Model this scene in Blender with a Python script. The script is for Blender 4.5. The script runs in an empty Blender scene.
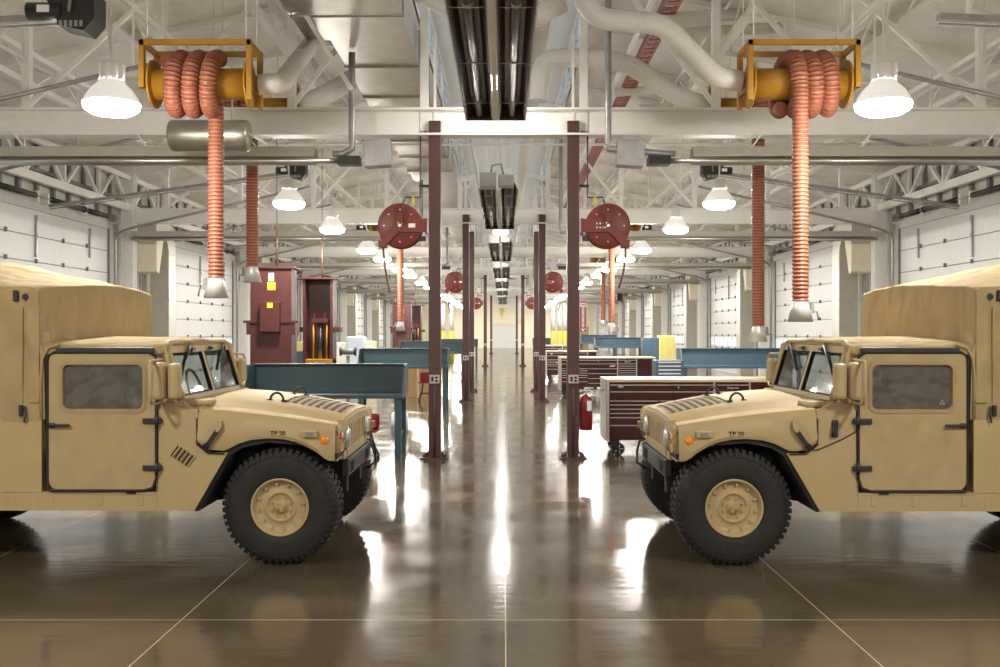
import bpy, bmesh, math, random
from mathutils import Vector, Matrix
random.seed(7)
C = bpy.context.scene.collection
PI = math.pi
ORD = ['nearest', 'second', 'third', 'fourth', 'fifth', 'sixth', 'seventh', 'eighth', 'ninth', 'tenth', 'eleventh', 'twelfth', 'thirteenth', 'fourteenth', 'fifteenth', 'sixteenth', 'seventeenth', 'eighteenth', 'nineteenth', 'added twentieth', 'last']

# ---------------------------------------------------------------- materials
def mat(name, col, rough=0.5, metal=0.0, noise=0.0, nscale=6.0, bump=0.0, bscale=30.0, bdist=.02, spec=0.5, emit=None, estr=0.0, coat=0.0, stretch=None, rnoise=0.0):
    m = bpy.data.materials.new(name); m.use_nodes = True
    nt = m.node_tree; b = nt.nodes['Principled BSDF']
    b.inputs['Base Color'].default_value = (*col, 1); b.inputs['Roughness'].default_value = rough
    b.inputs['Metallic'].default_value = metal; b.inputs['Specular IOR Level'].default_value = spec
    b.inputs['Coat Weight'].default_value = coat
    if emit:
        b.inputs['Emission Color'].default_value = (*emit, 1); b.inputs['Emission Strength'].default_value = estr
    tc = nt.nodes.new('ShaderNodeTexCoord'); src = tc.outputs['Object']
    if stretch:
        mp = nt.nodes.new('ShaderNodeMapping'); mp.inputs['Scale'].default_value = stretch
        nt.links.new(src, mp.inputs['Vector']); src = mp.outputs['Vector']
    if noise or rnoise:
        n = nt.nodes.new('ShaderNodeTexNoise'); n.inputs['Scale'].default_value = nscale; n.inputs['Detail'].default_value = 5
        nt.links.new(src, n.inputs['Vector'])
        if noise:
            r = nt.nodes.new('ShaderNodeValToRGB')
            r.color_ramp.elements[0].position = .3; r.color_ramp.elements[1].position = .7
            r.color_ramp.elements[0].color = (*[max(0, c*(1-noise)) for c in col], 1)
            r.color_ramp.elements[1].color = (*[min(1, c*(1+noise)) for c in col], 1)
            nt.links.new(n.outputs['Fac'], r.inputs['Fac']); nt.links.new(r.outputs['Color'], b.inputs['Base Color'])
        if rnoise:
            mr = nt.nodes.new('ShaderNodeMapRange'); mr.inputs['To Min'].default_value = rough*(1-rnoise); mr.inputs['To Max'].default_value = rough*(1+rnoise)
            nt.links.new(n.outputs['Fac'], mr.inputs['Value']); nt.links.new(mr.outputs['Result'], b.inputs['Roughness'])
    if bump:
        n2 = nt.nodes.new('ShaderNodeTexNoise'); n2.inputs['Scale'].default_value = bscale; n2.inputs['Detail'].default_value = 3 if bdist < .03 else 1.2
        nt.links.new(src, n2.inputs['Vector'])
        bp = nt.nodes.new('ShaderNodeBump'); bp.inputs['Strength'].default_value = bump; bp.inputs['Distance'].default_value = bdist
        nt.links.new(n2.outputs['Fac'], bp.inputs['Height']); nt.links.new(bp.outputs['Normal'], b.inputs['Normal'])
    return m

M = {}
M['sand'] = mat('sand_paint', (.43, .318, .155), .55, noise=.05, nscale=3)
M['canvas'] = mat('sand_canvas', (.37, .272, .130), .85, noise=.08, nscale=4, bump=.7, bscale=4.0, bdist=.10, stretch=(1.2, 1.2, .8))
M['canvas_door'] = mat('sand_door_fabric', (.40, .295, .145), .7, noise=.05, nscale=4, bump=.6, bscale=3.5, bdist=.06, stretch=(1.4, 1, .9))
M['rubber'] = mat('tyre_rubber', (.015, .014, .012), .75, noise=.3, nscale=9, bump=.2)
M['black'] = mat('black_metal', (.02, .02, .02), .5)
M['blackrub'] = mat('black_trim', (.015, .015, .015), .7)
M['ventd'] = mat('vent_dark', (.035, .024, .014), .9)
M['chassis'] = mat('dark_chassis', (.022, .020, .018), .8, noise=.3)
M['seat'] = mat('grey_seat', (.17, .16, .15), .8, noise=.2, bump=.5)
M['amber'] = mat('amber_lens', (.85, .28, .02), .2)
M['redlens'] = mat('red_lens', (.55, .03, .02), .25)
M['lens'] = mat('clear_lens', (.75, .76, .75), .12, metal=.6, noise=.25, nscale=60)
M['teal'] = mat('teal_paint', (.040, .075, .088), .38, noise=.06)
M['blue'] = mat('blue_paint', (.072, .128, .175), .4, noise=.06)
M['post'] = mat('brown_post', (.075, .030, .026), .42, noise=.08)
M['maroon'] = mat('maroon_lift', (.075, .020, .018), .42, noise=.1)
M['chest'] = mat('maroon_chest', (.052, .010, .009), .22, coat=.3)
M['reel'] = mat('reel_red', (.17, .026, .018), .45, noise=.08)
M['extred'] = mat('extinguisher_red', (.16, .008, .008), .22, coat=.5)
M['yellow'] = mat('yellow_ochre', (.43, .215, .02), .42, noise=.1)
M['yel'] = mat('yellow_cabinet', (.78, .68, .22), .5, noise=.05)
M['yel2'] = mat('yellow_column_base', (.55, .50, .06), .5)
M['galv'] = mat('galvanised', (.44, .42, .37), .36, metal=.8, noise=.14, nscale=3, rnoise=.3)
M['steel'] = mat('grey_steel', (.40, .40, .39), .4, metal=.6, noise=.15)
M['silver'] = mat('silver_trim', (.62, .61, .58), .28, metal=.8)
M['white'] = mat('white_steel', (.86, .845, .80), .55, noise=.02)
M['whited'] = mat('white_duct', (.74, .72, .67), .5, noise=.05, nscale=20)
M['doorw'] = mat('door_white', (.72, .72, .70), .45, noise=.03)
M['wall'] = mat('wall_paint', (.62, .61, .57), .8, noise=.04)
M['cream'] = mat('cream_wall', (.86, .80, .62), .8, noise=.04)
M['grey'] = mat('mid_grey', (.22, .22, .21), .6)
M['wood'] = mat('bench_wood', (.62, .50, .32), .4, noise=.15, nscale=3, stretch=(1, 12, 1))
M['card'] = mat('cardboard', (.42, .27, .13), .85, noise=.1)
M['darkrefl'] = mat('heater_reflector', (.085, .068, .048), .35, metal=.7, noise=.3, nscale=12)
M['tubed'] = mat('heater_tube', (.16, .15, .15), .3, metal=.8, noise=.2)
M['hose'] = mat('orange_hose', (.30, .090, .048), .5, noise=.12, nscale=12)
M['riser'] = mat('riser_metal', (.56, .53, .46), .42, metal=.35, noise=.05)
M['nozzle'] = mat('nozzle_metal', (.72, .71, .68), .35, metal=.45)
M['tray'] = mat('tray_red', (.30, .09, .07), .6)
M['hosewire'] = mat('hose_wire', (.42, .19, .115), .45)
M['lamp'] = mat('lamp_lens', (1, 1, 1), .4, emit=(1, .95, .87), estr=185)
M['lamp2'] = mat('aisle_lamp_lens', (1, 1, 1), .4, emit=(1, .95, .88), estr=50)
M['lampshade'] = mat('lamp_prismatic', (.85, .85, .82), .3, emit=(1, .95, .85), estr=.28)
M['paper'] = mat('white_label', (.85, .85, .82), .6)
M['ink'] = mat('black_ink', (.02, .02, .02), .6)
M['labely'] = mat('yellow_label', (.75, .60, .03), .5)
M['signred'] = mat('sign_red', (.40, .05, .04), .5)
M['bluepl'] = mat('pale_blue_cover', (.60, .66, .78), .6)
M['copper'] = mat('brown_pipe', (.14, .075, .05), .4, metal=.4)
M['green'] = mat('lime_sign', (.55, .58, .12), .5)

def glass(name, tint, gloss, base=0.0, dif=(.3, .3, .3)):
    m = bpy.data.materials.new(name); m.use_nodes = True; nt = m.node_tree
    nt.nodes.remove(nt.nodes['Principled BSDF']); out = nt.nodes['Material Output']
    t = nt.nodes.new('ShaderNodeBsdfTransparent'); t.inputs['Color'].default_value = (*tint, 1)
    g = nt.nodes.new('ShaderNodeBsdfGlossy'); g.inputs['Roughness'].default_value = .04 if not base else .15
    mx = nt.nodes.new('ShaderNodeMixShader'); mx.inputs['Fac'].default_value = gloss
    nt.links.new(t.outputs[0], mx.inputs[1]); nt.links.new(g.outputs[0], mx.inputs[2])
    last = mx
    if base:
        d = nt.nodes.new('ShaderNodeBsdfDiffuse'); d.inputs['Color'].default_value = (*dif, 1)
        m2 = nt.nodes.new('ShaderNodeMixShader'); m2.inputs['Fac'].default_value = base
        nt.links.new(mx.outputs[0], m2.inputs[1]); nt.links.new(d.outputs[0], m2.inputs[2]); last = m2
        n = nt.nodes.new('ShaderNodeTexNoise'); n.inputs['Scale'].default_value = 7; n.inputs['Detail'].default_value = 1
        bp = nt.nodes.new('ShaderNodeBump'); bp.inputs['Strength'].default_value = .8; bp.inputs['Distance'].default_value = .03
        tc = nt.nodes.new('ShaderNodeTexCoord'); nt.links.new(tc.outputs['Object'], n.inputs['Vector'])
        nt.links.new(n.outputs['Fac'], bp.inputs['Height']); nt.links.new(bp.outputs['Normal'], g.inputs['Normal'])
    nt.links.new(last.outputs[0], out.inputs['Surface'])
    return m
M['glass'] = glass('clear_glass', (.80, .83, .82), .10)
M['vinyl'] = glass('vinyl_window', (.62, .60, .55), .12, base=.18, dif=(.35, .32, .28))
M['pane'] = glass('door_pane', (.95, .97, 1), .06)

def floor_mat():
    m = bpy.data.materials.new('polished_concrete'); m.use_nodes = True; nt = m.node_tree; b = nt.nodes['Principled BSDF']
    L = nt.links.new; N = nt.nodes.new
    tc = N('ShaderNodeTexCoord')
    n1 = N('ShaderNodeTexNoise'); n1.inputs['Scale'].default_value = .55; n1.inputs['Detail'].default_value = 8; n1.inputs['Roughness'].default_value = .62
    L(tc.outputs['Object'], n1.inputs['Vector'])
    r = N('ShaderNodeValToRGB'); e = r.color_ramp.elements
    e[0].position = .3; e[0].color = (.060, .045, .027, 1); e[1].position = .72; e[1].color = (.125, .097, .061, 1)
    L(n1.outputs['Fac'], r.inputs['Fac'])
    n3 = N('ShaderNodeTexNoise'); n3.inputs['Scale'].default_value = 90; n3.inputs['Detail'].default_value = 2
    L(tc.outputs['Object'], n3.inputs['Vector'])
    mx = N('ShaderNodeMix'); mx.data_type = 'RGBA'; mx.blend_type = 'OVERLAY'; mx.inputs['Factor'].default_value = .12
    L(r.outputs['Color'], mx.inputs['A']); L(n3.outputs['Color'], mx.inputs['B'])
    sp = N('ShaderNodeSeparateXYZ'); L(tc.outputs['Object'], sp.inputs[0])
    def line(sock, period, off, hw):
        a = N('ShaderNodeMath'); a.operation = 'ADD'; a.inputs[1].default_value = off + 1000*period + period/2; L(sock, a.inputs[0])
        mo = N('ShaderNodeMath'); mo.operation = 'MODULO'; mo.inputs[1].default_value = period; L(a.outputs[0], mo.inputs[0])
        s = N('ShaderNodeMath'); s.operation = 'SUBTRACT'; s.inputs[1].default_value = period/2; L(mo.outputs[0], s.inputs[0])
        ab = N('ShaderNodeMath'); ab.operation = 'ABSOLUTE'; L(s.outputs[0], ab.inputs[0])
        lt = N('ShaderNodeMath'); lt.operation = 'LESS_THAN'; lt.inputs[1].default_value = hw; L(ab.outputs[0], lt.inputs[0])
        return lt.outputs[0]
    lx = line(sp.outputs['X'], 2.14, -.01, .004); ly = line(sp.outputs['Y'], 4.65, -6.6, .005)
    mm = N('ShaderNodeMath'); mm.operation = 'MAXIMUM'; L(lx, mm.inputs[0]); L(ly, mm.inputs[1])
    m2 = N('ShaderNodeMix'); m2.data_type = 'RGBA'; m2.inputs['B'].default_value = (.48, .40, .26, 1)
    L(mm.outputs[0], m2.inputs['Factor']); L(mx.outputs['Result'], m2.inputs['A']); L(m2.outputs['Result'], b.inputs['Base Color'])
    n2 = N('ShaderNodeTexNoise'); n2.inputs['Scale'].default_value = 1.6; n2.inputs['Detail'].default_value = 6; L(tc.outputs['Object'], n2.inputs['Vector'])
    mr = N('ShaderNodeMapRange'); mr.inputs['From Min'].default_value = .35; mr.inputs['From Max'].default_value = .65
    mr.inputs['To Min'].default_value = .09; mr.inputs['To Max'].default_value = .19; L(n2.outputs['Fac'], mr.inputs['Value']); L(mr.outputs['Result'], b.inputs['Roughness'])
    n4 = N('ShaderNodeTexNoise'); n4.inputs['Scale'].default_value = 4; n4.inputs['Detail'].default_value = 4; mp4 = N('ShaderNodeMapping'); mp4.inputs['Scale'].default_value = (.7, 3.0, 1); L(tc.outputs['Object'], mp4.inputs['Vector']); L(mp4.outputs[0], n4.inputs['Vector'])
    bp = N('ShaderNodeBump'); bp.inputs['Strength'].default_value = .14; bp.inputs['Distance'].default_value = .01
    L(n4.outputs['Fac'], bp.inputs['Height']); L(bp.outputs['Normal'], b.inputs['Normal'])
    b.inputs['Specular IOR Level'].default_value = .55
    return m
M['floor'] = floor_mat()

def deck_mat():
    m = mat('roof_deck', (.84, .82, .77), .6, noise=.04); nt = m.node_tree; b = nt.nodes['Principled BSDF']
    tc = nt.nodes.new('ShaderNodeTexCoord'); w = nt.nodes.new('ShaderNodeTexWave'); w.bands_direction = 'Y'
    w.inputs['Scale'].default_value = 1.6
    nt.links.new(tc.outputs['Object'], w.inputs['Vector'])
    bp = nt.nodes.new('ShaderNodeBump'); bp.inputs['Strength'].default_value = .2; bp.inputs['Distance'].default_value = .03
    nt.links.new(w.outputs['Fac'], bp.inputs['Height']); nt.links.new(bp.outputs['Normal'], b.inputs['Normal'])
    return m
M['deck'] = deck_mat()

# ---------------------------------------------------------------- mesh builder
# parts whose separate pieces each become an object of their own
SPLIT = {'hanger_rod', 'hanger_strut', 'side_trim', 'wheel_well', 'burner_tube', 'wiper', 'wiper_motor', 'bumper_bracket', 'lamp', 'door_bracket', 'bracket', 'conduit', 'windshield_pillar', 'rear_pillar_flap', 'bolt', 'rivet', 'pipe_clip', 'socket', 'strap_buckle', 'side_rail', 'rung', 'panel_rib', 'bumper_slot', 'white_panel', 'roof_strut_rod', 'stencil'}
class MB:
    def __init__(s): s.v = []; s.f = []; s.m = []; s.sm = []
    def add(s, vs, fs, mi=0, smooth=False):
        o = len(s.v); s.v += [tuple(v) for v in vs]
        for f in fs: s.f.append([i+o for i in f]); s.m.append(mi); s.sm.append(smooth)
        return s
    def box(s, x0, x1, y0, y1, z0, z1, bev=0, mi=0, rot=None, piv=None):
        bm = bmesh.new(); bmesh.ops.create_cube(bm, size=1)
        for v in bm.verts: v.co = Vector(((x0+x1)/2+v.co.x*(x1-x0), (y0+y1)/2+v.co.y*(y1-y0), (z0+z1)/2+v.co.z*(z1-z0)))
        if bev: bmesh.ops.bevel(bm, geom=list(bm.edges), offset=bev, segments=2, affect='EDGES', profile=.5)
        if rot is not None:
            p = Vector(piv) if piv else Vector(((x0+x1)/2, (y0+y1)/2, (z0+z1)/2))
            for v in bm.verts: v.co = p + rot @ (v.co-p)
        bm.verts.index_update()
        s.add([v.co[:] for v in bm.verts], [[v.index for v in f.verts] for f in bm.faces], mi); bm.free(); return s
    def bar(s, p0, p1, w, h=None, mi=0, up=(0, 0, 1)):
        h = h or w; p0 = Vector(p0); p1 = Vector(p1); d = (p1-p0).normalized(); u = Vector(up)
        if abs(d.dot(u)) > .98: u = Vector((1, 0, 0))
        a = d.cross(u).normalized(); b = a.cross(d).normalized()
        vs = []
        for p in (p0, p1):
            for i, j in ((-1, -1), (1, -1), (1, 1), (-1, 1)): vs.append(p+a*w/2*i+b*h/2*j)
        return s.add(vs, [[0, 3, 2, 1], [4, 5, 6, 7], [0, 1, 5, 4], [1, 2, 6, 5], [2, 3, 7, 6], [3, 0, 4, 7]], mi)
    def cyl(s, p0, p1, r, r2=None, n=14, mi=0, caps=True, smooth=True):
        r2 = r if r2 is None else r2; p0 = Vector(p0); p1 = Vector(p1); d = (p1-p0).normalized()
        u = Vector((0, 0, 1)) if abs(d.z) < .9 else Vector((1, 0, 0)); a = d.cross(u).normalized(); b = d.cross(a).normalized()
        vs = []
        for p, rr in ((p0, r), (p1, r2)):
            for k in range(n): t = 2*PI*k/n; vs.append(p+a*rr*math.cos(t)+b*rr*math.sin(t))
        s.add(vs, [[k, (k+1) % n, n+(k+1) % n, n+k] for k in range(n)], mi, smooth)
        if caps: s.add(vs[:n], [list(range(n))[::-1]], mi); s.add(vs[n:], [list(range(n))], mi)
        return s
    def tube(s, path, r, n=8, mi=0, closed=False, rf=None):
        P = [Vector(p) for p in path]; K = len(P); vs = []; prev = None
        for i in range(K):
            if closed: d = (P[(i+1) % K]-P[i-1])
            else: d = P[min(i+1, K-1)]-P[max(i-1, 0)]
            d.normalize()
            if prev is None:
                u = Vector((0, 0, 1)) if abs(d.z) < .9 else Vector((0, 1, 0)); a = d.cross(u).normalized()
            else: a = (prev-d*prev.dot(d)).normalized()
            prev = a; b = d.cross(a); rr = rf(i) if rf else r
            for k in range(n): t = 2*PI*k/n; vs.append(P[i]+a*rr*math.cos(t)+b*rr*math.sin(t))
        fs = []
        for i in range(K if closed else K-1):
            j = (i+1) % K
            for k in range(n): fs.append([i*n+k, i*n+(k+1) % n, j*n+(k+1) % n, j*n+k])
        s.add(vs, fs, mi, True)
        if not closed: s.add(vs[:n], [list(range(n))], mi); s.add(vs[-n:], [list(range(n))], mi)
        return s
    def lathe(s, prof, origin, axis='Z', n=24, mi=0, smooth=True, a0=0, a1=2*PI):
        O = Vector(origin); vs = []; full = abs(a1-a0-2*PI) < 1e-6; cnt = n if full else n+1
        for r, h in prof:
            for k in range(cnt):
                t = a0+(a1-a0)*k/n; c, q = r*math.cos(t), r*math.sin(t)
                vs.append(O+Vector({'Z': (c, q, h), 'Y': (c, h, q), 'X': (h, c, q)}[axis]))
        fs = []
        for i in range(len(prof)-1):
            for k in range(n): k2 = (k+1) % cnt; fs.append([i*cnt+k, i*cnt+k2, (i+1)*cnt+k2, (i+1)*cnt+k])
        return s.add(vs, fs, mi, smooth)
    def prism(s, poly, a, b, axis='Y', mi=0):
        # poly: list of 2D; axis Y -> (x,z), axis X -> (y,z), axis Z -> (x,y)
        def P(p, t): return {'Y': (p[0], t, p[1]), 'X': (t, p[0], p[1]), 'Z': (p[0], p[1], t)}[axis]
        n = len(poly); vs = [P(p, a) for p in poly]+[P(p, b) for p in poly]
        return s.add(vs, [list(range(n)), list(range(n, 2*n))[::-1]]+[[k, (k+1) % n, n+(k+1) % n, n+k] for k in range(n)], mi)
    def loft(s, rings, mi=0, smooth=False, caps=True, closed=False):
        n = len(rings[0]); vs = [p for r in rings for p in r]; fs = []
        for i in range(len(rings)-1):
            for k in range(n if closed else n-1): fs.append([i*n+k, i*n+(k+1) % n, (i+1)*n+(k+1) % n, (i+1)*n+k])
        s.add(vs, fs, mi, smooth)
        if caps: s.add(rings[0], [list(range(n))], mi); s.add(rings[-1], [list(range(n))[::-1]], mi)
        return s
    def ringframe(s, outer, inner, y0, y1, mi=0):
        n = len(outer); vs = []
        for y in (y0, y1):
            vs += [(p[0], y, p[1]) for p in outer]; vs += [(p[0], y, p[1]) for p in inner]
        fs = []
        for k in range(n):
            j = (k+1) % n
            fs += [[k, j, n+j, n+k], [2*n+k, 3*n+k, 3*n+j, 2*n+j], [k, 2*n+k, 2*n+j, j], [n+k, n+j, 3*n+j, 3*n+k]]
        return s.add(vs, fs, mi)
    def xf(s, fn): s.v = [tuple(fn(v)) for v in s.v]; return s
    def islands(s):
        par = list(range(len(s.v)))
        def find(a):
            while par[a] != a: par[a] = par[par[a]]; a = par[a]
            return a
        key = {}
        for i, v in enumerate(s.v):
            k = (round(v[0], 5), round(v[1], 5), round(v[2], 5))
            if k in key: par[find(i)] = find(key[k])
            else: key[k] = i
        for f in s.f:
            for i in f[1:]: par[find(i)] = find(f[0])
        out = {}
        for n, f in enumerate(s.f): out.setdefault(find(f[0]), []).append(n)
        res = []
        for fs in out.values():
            m = MB(); mp = {}
            for n in fs:
                g = []
                for i in s.f[n]:
                    if i not in mp: mp[i] = len(m.v); m.v.append(s.v[i])
                    g.append(mp[i])
                m.f.append(g); m.m.append(s.m[n]); m.sm.append(s.sm[n])
            res.append(m)
        return res
    def build(s, name, mats, parent=None, loc=None, fix=True, label=None, kind=None, one=False):
        if name in SPLIT and parent and not one:
            r = [m.build(name, mats, parent, loc, fix, label, kind, True) for m in s.islands()]
            return r[0]
        me = bpy.data.meshes.new(name); me.from_pydata(s.v, [], s.f)
        if not isinstance(mats, (list, tuple)): mats = [mats]
        for q in mats: me.materials.append(M[q] if isinstance(q, str) else q)
        for p, i, sm in zip(me.polygons, s.m, s.sm): p.material_index = i; p.use_smooth = sm
        if fix:
            bm = bmesh.new(); bm.from_mesh(me); bmesh.ops.remove_doubles(bm, verts=bm.verts, dist=1e-5)
            bmesh.ops.recalc_face_normals(bm, faces=bm.faces); bm.to_mesh(me); bm.free()
        me.update(); o = bpy.data.objects.new(name, me); C.objects.link(o)
        if parent: o.parent = parent
        if loc: o.location = loc
        if label: o['label'] = label
        if kind: o['kind'] = kind
        return o

def tag(o, label, cat, group=None, kind=None):
    o['label'] = label; o['category'] = cat
    if group: o['group'] = group
    if kind: o['kind'] = kind
    return o
def empty(name, loc, label, cat, group=None, rz=0):
    o = bpy.data.objects.new(name, None); C.objects.link(o); o.location = loc; o.rotation_euler = (0, 0, rz)
    o.empty_display_size = .2
    return tag(o, label, cat, group)
def struct(o): o['kind'] = 'structure'; return o
def copy_tree(o, parent=None):
    c = o.copy(); C.objects.link(c); c.parent = parent
    for ch in list(o.children): copy_tree(ch, c)
    return c
def text(body, size, loc, rot, material, parent, name='lettering', ext=.001, align='CENTER', mirror=False):
    cu = bpy.data.curves.new(name, 'FONT'); cu.body = body; cu.size = size; cu.extrude = ext; cu.align_x = align; cu.align_y = 'CENTER'; cu.offset = size*.02
    cu.materials.append(M[material]); tmp = bpy.data.objects.new(name+'_tmp', cu)
    me = bpy.data.meshes.new_from_object(tmp); bpy.data.objects.remove(tmp); bpy.data.curves.remove(cu)
    if not me.materials: me.materials.append(M[material])
    o = bpy.data.objects.new(name, me); C.objects.link(o)
    o.location = loc; o.rotation_euler = rot; o.parent = parent
    return o
def rrect(x0, x1, z0, z1, r, n=4):
    pts = []
    for cx, cz, a in ((x1-r, z1-r, 0), (x0+r, z1-r, 90), (x0+r, z0+r, 180), (x1-r, z0+r, 270)):
        for k in range(n+1): t = math.radians(a+90*k/n); pts.append((cx+r*math.cos(t), cz+r*math.sin(t)))
    return pts

# ---------------------------------------------------------------- camera
cam = bpy.data.cameras.new('camera'); co = bpy.data.objects.new('camera', cam); C.objects.link(co)
co.location = (0, 0, 1.9); co.rotation_euler = (PI/2, 0, 0); cam.sensor_width = 36; cam.lens = 36
cam.shift_x = -.004; cam.shift_y = -.0015; cam.clip_end = 300; cam.clip_start = .05
bpy.context.scene.camera = co
# ================================================================ building shell
WX = 10.55; YB = -8.0; YE = 118.0; EAVE = 6.3; RIDGE = 8.4
def roofz(x): return RIDGE-(RIDGE-EAVE)*abs(x)/WX
MX = 1.7                                   # half width of the roof monitor
BAY = 12.2
DOORS = [(6.2+BAY*k, 14.5+BAY*k) for k in range(9)]
BEAMS = [2.9+BAY*k for k in range(10)]
DZ = 4.65
struct(MB().box(-WX-.3, WX+.3, YB-.3, YE+.3, -.2, 0).build('floor', 'floor'))
# side walls with door openings
trimn = [0]
def trim(b, mats='white', **k):
    trimn[0] += 1; o = b.build('trim_%d' % trimn[0], mats, **k); return struct(o)
for s, nm in ((-1, 'left'), (1, 'right')):
    w = MB(); xa, xb = sorted((s*WX, s*(WX+.25)))
    y = YB
    for a, b in DOORS:
        w.box(xa, xb, y, a, 0, DZ); y = b
    w.box(xa, xb, y, YE, 0, DZ); w.box(xa, xb, YB, YE, DZ, EAVE+.05)
    struct(w.build('wall_'+nm, 'wall'))
struct(MB().prism([(-WX-.25, 0), (WX+.25, 0), (WX+.25, EAVE), (0, RIDGE+.1), (-WX-.25, EAVE)], YB-.25, YB).build('wall_back', 'wall'))
fw = MB().prism([(-WX-.25, 0), (-1.45, 0), (-1.45, 2.9), (1.45, 2.9), (1.45, 0), (WX+.25, 0), (WX+.25, EAVE), (0, RIDGE+.1), (-WX-.25, EAVE)], YE, YE+.25)
struct(fw.build('wall_far', 'cream'))
d = struct(MB().box(-1.45, 1.45, YE+.1, YE+.2, 0, 2.9).build('door_0', 'doorw'))
b = MB()
for k in range(1, 14): b.box(-1.44, 1.44, YE+.085, YE+.1, k*.21-.01, k*.21+.01)
b.build('slat_ridges', 'wall', d)
# ceiling
c = MB()
for s in (-1, 1):
    c.prism([(s*(WX+.3), EAVE), (s*MX, roofz(MX)), (s*MX, roofz(MX)+.12), (s*(WX+.3), EAVE+.12)], YB-.3, YE+.3)
c.prism([(-MX-.15, 9.35), (0, 9.6), (MX+.15, 9.35), (MX+.15, 9.47), (0, 9.72), (-MX-.15, 9.47)], YB-.3, YE+.3)
for s in (-1, 1): c.box(*sorted((s*MX, s*(MX+.1))), YB-.3, YE+.3, roofz(MX), 8.35)
for s in (-1, 1): c.box(*sorted((s*MX, s*(MX+.1))), YB-.3, YE+.3, 9.15, 9.4)
c.box(-MX, MX, YE, YE+.2, 8, 9.6); c.box(-MX, MX, YB-.25, YB, 8, 9.6)
for s in (-1, 1):
    for k in range(10):
        y1 = 2.9+BAY*k; c.box(*sorted((s*MX, s*(MX+.1))), y1-.6, y1+.6, 8.3, 9.2)
    c.box(*sorted((s*MX, s*(MX+.1))), YB-.3, 2.9, 8.3, 9.2)
struct(c.build('ceiling', 'deck'))
# monitor glazing
wn = 0
for s in (-1, 1):
    for k in range(9):
        wn += 1; a, e = 2.9+BAY*k+.6, 2.9+BAY*(k+1)-.6
        f = MB(); x0, x1 = sorted((s*MX, s*(MX+.06)))
        n = 8
        for i in range(n+1): y = a+(e-a)*i/n; f.box(x0, x1, y-.03, y+.03, 8.35, 9.15)
        for z in (8.35, 8.6, 8.87, 9.12): f.box(x0, x1, a, e, z, z+.035)
        o = struct(f.build('window_%d' % wn, 'steel'))
        MB().box(s*(MX+.07)-.003, s*(MX+.07)+.003, a, e, 8.35, 9.15).build('pane', 'pane', o)
# ---- sectional overhead doors
dn = 0
for s in (-1, 1):
    for k, (a, e) in enumerate(DOORS):
        dn += 1
        x0, x1 = sorted((s*(WX+.02), s*(WX+.08)))
        ph = DZ/8; b = MB()
        for i in range(8):
            z0 = i*ph; z1 = z0+ph-.012
            if i == 2:
                nw = 9; zz0, zz1 = z0+.10, z1-.10
                b.box(x0, x1, a, e, z0, zz0); b.box(x0, x1, a, e, zz1, z1)
                for j in range(nw+1):
                    yc = a+(e-a)*j/nw; b.box(x0, x1, max(a, yc-.07), min(e, yc+.07), zz0, zz1)
            else: b.box(x0, x1, a, e, z0, z1)
        o = struct(b.build('door_%d' % dn, 'doorw'))
        z0 = 2*ph
        MB().box(s*(WX+.05)-.004, s*(WX+.05)+.004, a+.02, e-.02, z0+.09, z0+ph-.10).build('window_pane', 'pane', o)
        sm = MB()
        for i in range(1, 8):
            sm.box(*sorted((s*(WX+.005), s*(WX+.022))), a, e, i*ph-.02, i*ph)
        sm.build('panel_seam', 'grey', o)
        h = MB(); xi0, xi1 = sorted((s*(WX-.03), s*(WX+.02)))
        for i in range(1, 8):
            for j in range(1, 6):
                y = a+(e-a)*j/6; h.box(xi0, xi1, y-.028, y+.028, i*ph-.04, i*ph+.06)
        h.box(xi0, xi1, a+.0, a+.05, 0, DZ); h.box(xi0, xi1, e-.05, e, 0, DZ)
        h.build('hinge', 'grey', o)
        lk = MB(); lk.box(xi0, xi1, (a+e)/2-.04, (a+e)/2+.04, 6*ph+.1, 7.8*ph); lk.box(xi0, xi1, a+1.2, a+1.26, 6*ph+.3, 7.8*ph); lk.box(xi0, xi1, e-1.26, e-1.2, 6*ph+.3, 7.8*ph)
        lk.build('door_bracket', 'steel', o)
# ---- columns + wall trusses
for s in (-1, 1):
    for k, y in enumerate(BEAMS):
        x = s*(WX-.32)
        b = MB(); b.box(x-.16, x+.16, y-.15, y-.13, 0, EAVE-.05); b.box(x-.16, x+.16, y+.13, y+.15, 0, EAVE-.05); b.box(x-.012, x+.012, y-.13, y+.13, 0, EAVE-.05)
        b.box(x-.17, x+.17, y-.17, y+.17, 0, .03)
        trim(b)
    for k in range(9):
        y0, y1 = BEAMS[k]+.16, BEAMS[k+1]-.16; x = s*(WX-.35)
        b = MB(); b.box(x-.07, x+.07, y0, y1, 5.18, 5.36); b.box(x-.06, x+.06, y0, y1, 6.02, 6.14)
        n = 6
        for i in range(n):
            ya = y0+(y1-y0)*i/n; yb = y0+(y1-y0)*(i+1)/n; ym = (ya+yb)/2
            b.bar((x, ya+.03, 5.3), (x, ym, 6.08), .07); b.bar((x, ym, 6.08), (x, yb-.03, 5.3), .07)
            if i: b.box(x-.04, x+.04, ya-.04, ya+.04, 5.3, 6.1)
        trim(b)
        g = MB()
        for i in range(14):
            ya = y0+.5+(y1-y0-1)*i/13; g.box(*sorted((s*(WX-.09), s*(WX-.02))), ya-.06, ya+.06, 4.9, 6.15)
        g.box(*sorted((s*(WX-.10), s*(WX-.02))), y0, y1, 5.5, 5.58)
        trim(g, 'grey')
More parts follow.
